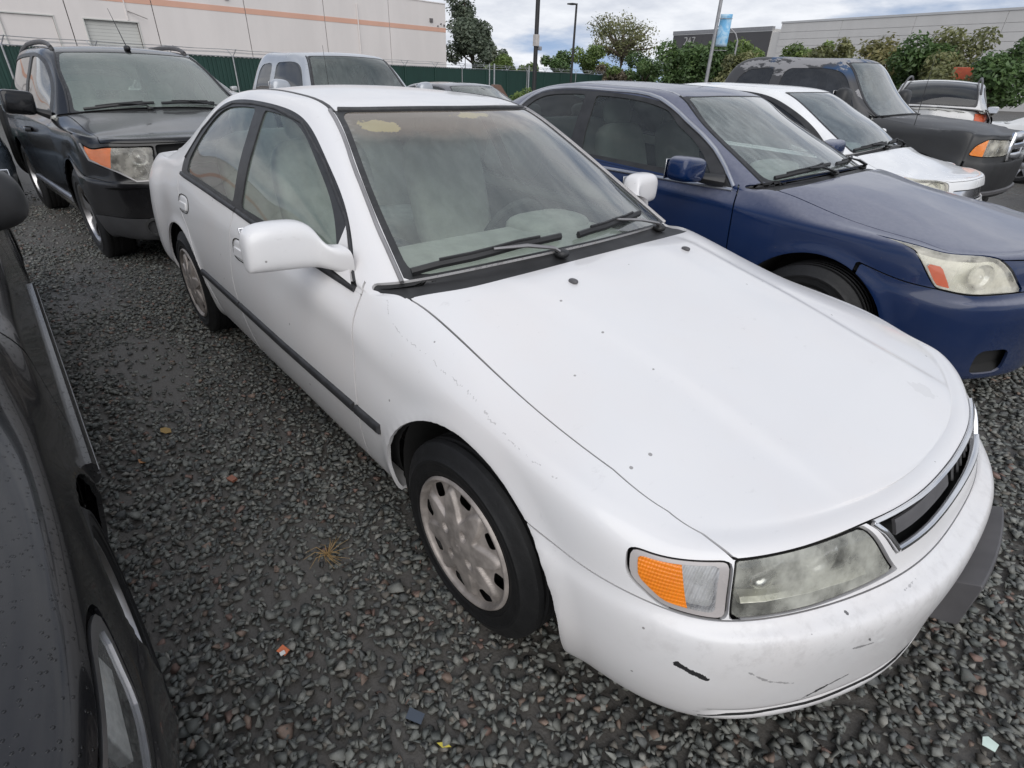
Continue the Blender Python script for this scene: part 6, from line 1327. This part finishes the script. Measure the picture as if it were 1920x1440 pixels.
def build_pickup(label, loc, rz, pm, frame, ws, sg, detail):
    root = thing('pickup_truck', label, 'pickup', loc, rz, None)
    M = dict(paint=pm, glass=GLASS_DARK, side=sg, ws=ws, frit=SEAL, cowl=BLACK_PLASTIC, frame=frame)
    out, F, full = build_shell(PK, root, M, 9, 7)
    put(both(out['front_bumper']), 'front_bumper', BLACK_PLASTIC if detail else CHROME, root, push=.03)
    if detail:
        for c, w, m, ps in ((1.6, .05, CHROME, .03),):
            pts = [F.rc(r, c) for r in np.linspace(0, 4.8, 16)]; V, Fc = strip([(p*[1, -1, 1], n*[1, -1, 1]) for p, n in pts[:0:-1]]+pts, w, .05, 0); b = MB(); b.add(V, Fc); b.build('bumper_lip', GREY_PLASTIC, root, smooth=True)
    g = both(out['grille']); o = put(Surf(g.V-g.N*.05, g.N, g.U, g.T), 'grille', LINER, root, lip=0)
    loop = [F.rc(*q) for q in [(0, 6.12), (.8, 6.12), (1.62, 6.08), (1.68, 5.5), (1.64, 4.95), (.8, 4.92), (0, 4.92)]]; V, Fc = strip(loop, .09, .03); b = MB(); b.add(V, Fc); b.add([v*np.array([1, -1, 1]) for v in V], [tuple(reversed(f)) for f in Fc]); b.build('grille_surround', CHROME, o, smooth=True)
    pts = [F.rc(r, 5.5) for r in np.linspace(0, 1.6, 6)]; V, Fc = strip([(p*[1, -1, 1], n*[1, -1, 1]) for p, n in pts[:0:-1]]+pts, .06, .025); b = MB(); b.add(V, Fc); b.build('grille_bar', CHROME, o, smooth=True)
    pts = [F.rc(0.01, c) for c in np.linspace(4.95, 6.1, 5)]; V, Fc = strip(pts, .06, .025); b = MB(); b.add(V, Fc); b.build('grille_bar', CHROME, o, smooth=True)
    lamp_unit(root, F, out['headlight'], LENS_YELLOW, simple('warm_reflector', (.75, .70, .56), .3, .1), [(2.6, 5.45, .07)], depth=.06, amber=lambda m: 3.95-m.r)
    for s in (-1, 1): side_mirror(root, BLACK_PLASTIC if detail else pm, (-.84, 1.06, 1.28), (.16, .24, .25), (-.76, .82, 1.16), s, e=.65)
    for s in (0, 1):
        pts = [F.rc(r, 10.93) for r in np.linspace(9.02, 11.95, 12)]; strip_obj('windscreen_trim', pts, .016, .006, SEAL, root, mir=not s)
    four_wheels(root, PK, .375, .245, .21, .79, spokes(5, .21, .07, .09, ALLOY)); interior(root, PK, INTERIOR_DARK, INTERIOR_DARK, rear=False)
    seat_on_ground(root, PK)
    b = MB(); p, n = F.rc(6.8, 7.6); b.tube([(p[0]-.3, -p[1], p[2]-.02), (p[0]-.33, -p[1]-.01, p[2]+.70)], [.004, .002], 6); b.build('aerial', BLACK_PLASTIC, root)
    return root
def peeled_mat():
    t = NT('peeling_black_paint'); co = t.coord(); n = t.noise(5.5, 6, 0.7, stretch=(.5, 1, 1)); X, Y, Z = t.sepxyz(co)
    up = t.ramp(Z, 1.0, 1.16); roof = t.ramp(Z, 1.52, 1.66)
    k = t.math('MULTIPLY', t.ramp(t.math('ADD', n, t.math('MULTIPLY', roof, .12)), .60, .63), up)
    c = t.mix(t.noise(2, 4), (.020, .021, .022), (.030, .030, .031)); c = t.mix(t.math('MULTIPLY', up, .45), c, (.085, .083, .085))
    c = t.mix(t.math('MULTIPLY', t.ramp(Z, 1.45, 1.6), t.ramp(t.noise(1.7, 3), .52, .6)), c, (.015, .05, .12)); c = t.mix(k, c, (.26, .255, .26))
    t.pbr(c, t.math('MULTIPLY_ADD', n, .3, .35), 0, .5, .1); return t.m
PEELED = peeled_mat(); SILVER_PAINT = paint('silver_paint', (.40, .42, .45), .28, .6, metal=.25, dust=.1)
ram_root = build_pickup('dark pickup with peeling roof paint and plated grille behind the white hatchback', (-1.10, 7.45, 0), 0.0, PEELED, PEELED, glass('dark_pickup_windscreen', (.6, .72, .70), .30, (.42, .46, .45)), glass('dark_pickup_side_glass', (.16, .17, .18), .10, (.3, .3, .3)), True)
sil_root = build_pickup('silver extended cab pickup seen over the white saloon roof', (-5.75, 2.38, 0), 0.02, SILVER_PAINT, SILVER_PAINT, glass('silver_pickup_windscreen', (.45, .56, .52), .22, (.33, .38, .36)), GLASS_DARK, False)
for o in list(ram_root.children)+list(sil_root.children): pass
ram_root.scale = (1.05,)*3; ram_root.location.z += .03
ram_root['group'] = sil_root['group'] = 'pickup trucks parked in the yard'
# ------------------------------------------------------------------ further vehicles, cut from the same bodies at lower resolution
def plain_car(name, label, cat, S, loc, rz, pm, glassm=None, wheel=(.31, .19, .20, .79), group='cars parked in the back rows', tail=True, rails=False, scale=1.0):
    root = thing(name, label, cat, loc, rz, group); M = dict(paint=pm, glass=glassm or GLASS, ws=GLASS_WS, frit=SEAL, cowl=BLACK_PLASTIC, frame=SEAL, grille=BLACK_PLASTIC)
    out, F, full = build_shell(S, root, M, 6, 5)
    for k in ('grille',):
        if k in out and not any(c.name.startswith('grille') for c in root.children): g = both(out[k]); put(Surf(g.V-g.N*.02, g.N, g.U, g.T), 'grille', LINER, root, lip=0)
    if 'lower_cladding' in out: put(both(out['lower_cladding']), 'lower_bumper', GREY_PLASTIC, root)
    if S is PK: put(both(out['front_bumper']), 'front_bumper', CHROME, root)
    if 'corner_lamp' in out: pair(out['corner_lamp'], 'corner_lamp', AMBER, root)
    lamp_unit(root, F, out['headlight'], LENS_CLEAR, SILVER, [])
    for s in (-1, 1): z = S['belt_z']+.08; y = F.xz(-.75, S['belt_z'])[0][1]; side_mirror(root, pm, (-.80, y+.17, z+.03), (.14, .21, .14), (-.74, y-.02, z-.04), s)
    if tail:
        b = MB()
        for s in (-1, 1):
            pts = [F.rc(r, 5.6) for r in (19.9, 20.3, 20.7, 21.1)]; V, Fc = strip([(p*[1, s, 1], n*[1, s, 1]) for p, n in pts], .16, .012); b = MB(); b.add(V, Fc if s > 0 else [tuple(reversed(f)) for f in Fc]); b.build('tail_lamp', RED_REFLECTOR, root, smooth=True)
    if rails:
        for k in (-1, 1):
            b = MB(); rail = [F.rc(r, 10.85) for r in np.linspace(12.4, 16.6, 10)]; P = [(p + np.array([0, 0, .012+.07*math.sin(math.pi*i/9)**.5]))*[1, k, 1] for i, (p, n) in enumerate(rail)]; b.tube(P, .018, 8); b.build('roof_rail', GREY_PLASTIC, root, smooth=True)
    four_wheels(root, S, *wheel, spokes(6, wheel[2], .06, .09, ALLOY)); interior(root, S, rear=False)
    seat_on_ground(root, S); root.scale = (scale,)*3; return root
P_SLATE = paint('slate_blue_paint', (.085, .11, .14), .25, .7, dust=.2); P_DARK = paint('charcoal_paint', (.022, .022, .025), .2, .9, topdust=.3); P_SILV2 = paint('light_silver_paint', (.46, .46, .46), .25, .6, metal=.2)
P_GREY2 = paint('mid_grey_paint', (.11, .11, .115), .3, .5); P_WHITE2 = paint('plain_white_paint', (.70, .70, .69), .3, .5); P_MAROON = paint('maroon_paint', (.16, .02, .02), .2, .8)
plain_car('parked_saloon', 'slate blue saloon behind the black crossover, cut by the left edge of the yard view', 'car', BL, (-8.55, -2.35, 0), .03, P_SLATE, wheel=(.325, .205, .205, .80))
plain_car('parked_saloon', 'charcoal saloon whose roof shows between the white and blue saloons', 'car', BL, (-6.9, 5.45, 0), 0.0, P_DARK, wheel=(.325, .205, .205, .80))
plain_car('parked_saloon', 'white saloon roof just showing behind the charcoal saloon', 'car', WH, (-12.6, 8.9, 0), 0.0, P_WHITE2, wheel=(.308, .185, .2, .79))
plain_car('parked_estate', 'far silver estate car by the fence left of the silver pickup', 'estate car', ED, (-19.5, 4.3, 0), .3, P_SILV2, wheel=(.37, .235, .235, .83), rails=True)
plain_car('parked_estate', 'silver estate seen from behind with dark wraparound rear glass and roof rails', 'estate car', ED, (-3.55, 16.8, 0), math.radians(103), P_SILV2, GLASS_DARK, wheel=(.37, .235, .235, .83), rails=True, scale=1.06)
plain_car('parked_pickup', 'grey two tone pickup bed at the right edge beyond the dark pickup', 'pickup', PK, (3.9, 10.5, 0), 0.0, P_GREY2, wheel=(.375, .245, .21, .79), tail=False)
plain_car('parked_saloon', 'white saloon at the right edge with its door mirror showing behind the dark pickup', 'car', BL, (1.75, 14.6, 0), 0.0, P_WHITE2, wheel=(.325, .205, .205, .80))
# ------------------------------------------------------------------ litter on the gravel
def litter():
    def scrap(name, label, x, y, pts, col, th=.002, rough=.5, tilt=(0.2, .1, 0.5), z=.016):
        r = thing(name, label, 'litter', (x, y, float(gz(x, y))+z)); b = MB(); b.prism(pts, th, (0, 0, 0), (1, 0, 0), (0, 1, 0), (0, 0, 1)); o = b.build('scrap_piece', simple(name+'_'+label.split()[0], col, rough), r); o.rotation_euler = tilt; return r
    r = scrap('plastic_scrap', 'small orange and white plastic scrap on the gravel between the cars', -.222, -1.364, [(-.016, -.009), (.013, -.012), (.018, .006), (-.008, .012)], (.62, .17, .07), .004, tilt=(.5, .2, .6)); b = MB(); b.box((.012, -.006, .005), (.012, .014, .003)); b.build('white_edge', simple('white_chip', (.75, .73, .7), .5), r)
    scrap('plastic_scrap', 'dark blue grey flat plastic scrap near the bottom of the view', .182, -1.175, [(-.022, -.014), (.022, -.012), (.020, .014), (-.024, .013)], (.045, .06, .085), .003, .3)
    scrap('fallen_leaf', 'ochre fallen leaf in the lane between the cars', -1.627, -1.355, [(-.03, 0), (-.012, -.016), (.015, -.014), (.034, .002), (.012, .017), (-.014, .014)], (.30, .19, .05))
    scrap('fallen_leaf', 'small orange leaf beside the black wet car', -1.442, -1.484, [(-.02, 0), (0, -.012), (.022, .0), (.0, .012)], (.34, .16, .06))
    scrap('fallen_leaf', 'tiny bright yellow leaf at the bottom of the view', .286, -1.159, [(-.018, -.003), (.0, -.007), (.02, .003), (.002, .008)], (.5, .42, .05))
    scrap('foil_scrap', 'pale green and white foil scrap at the lower right', 1.196, -.083, [(-.02, -.012), (.008, -.018), (.022, .004), (.0, .016), (-.014, .010)], (.55, .66, .60), .002, .25)
    scrap('brick_chip', 'reddish brick chip lying in the mud of the lane', -1.086, -1.234, [(-.018, -.01), (.014, -.013), (.02, .008), (-.01, .014)], (.26, .10, .06), .012)
    r = thing('dry_grass_tuft', 'dry straw coloured grass tuft on the gravel beside the front wheel', 'grass tuft', (-.478, -1.111, float(gz(-.478, -1.111))+.01)); rng = random.Random(5); b = MB()
    for i in range(26):
        a = rng.uniform(0, 6.28); l = rng.uniform(.03, .085); h = rng.uniform(.004, .03); b.tube([(0, 0, .004), (l*.5*math.cos(a), l*.5*math.sin(a), h+.01), (l*math.cos(a+.3), l*math.sin(a+.3), h)], [.0016, .0012, .0005], 4)
    b.build('straw', simple('dry_straw', (.34, .22, .09), .8), r)
litter()
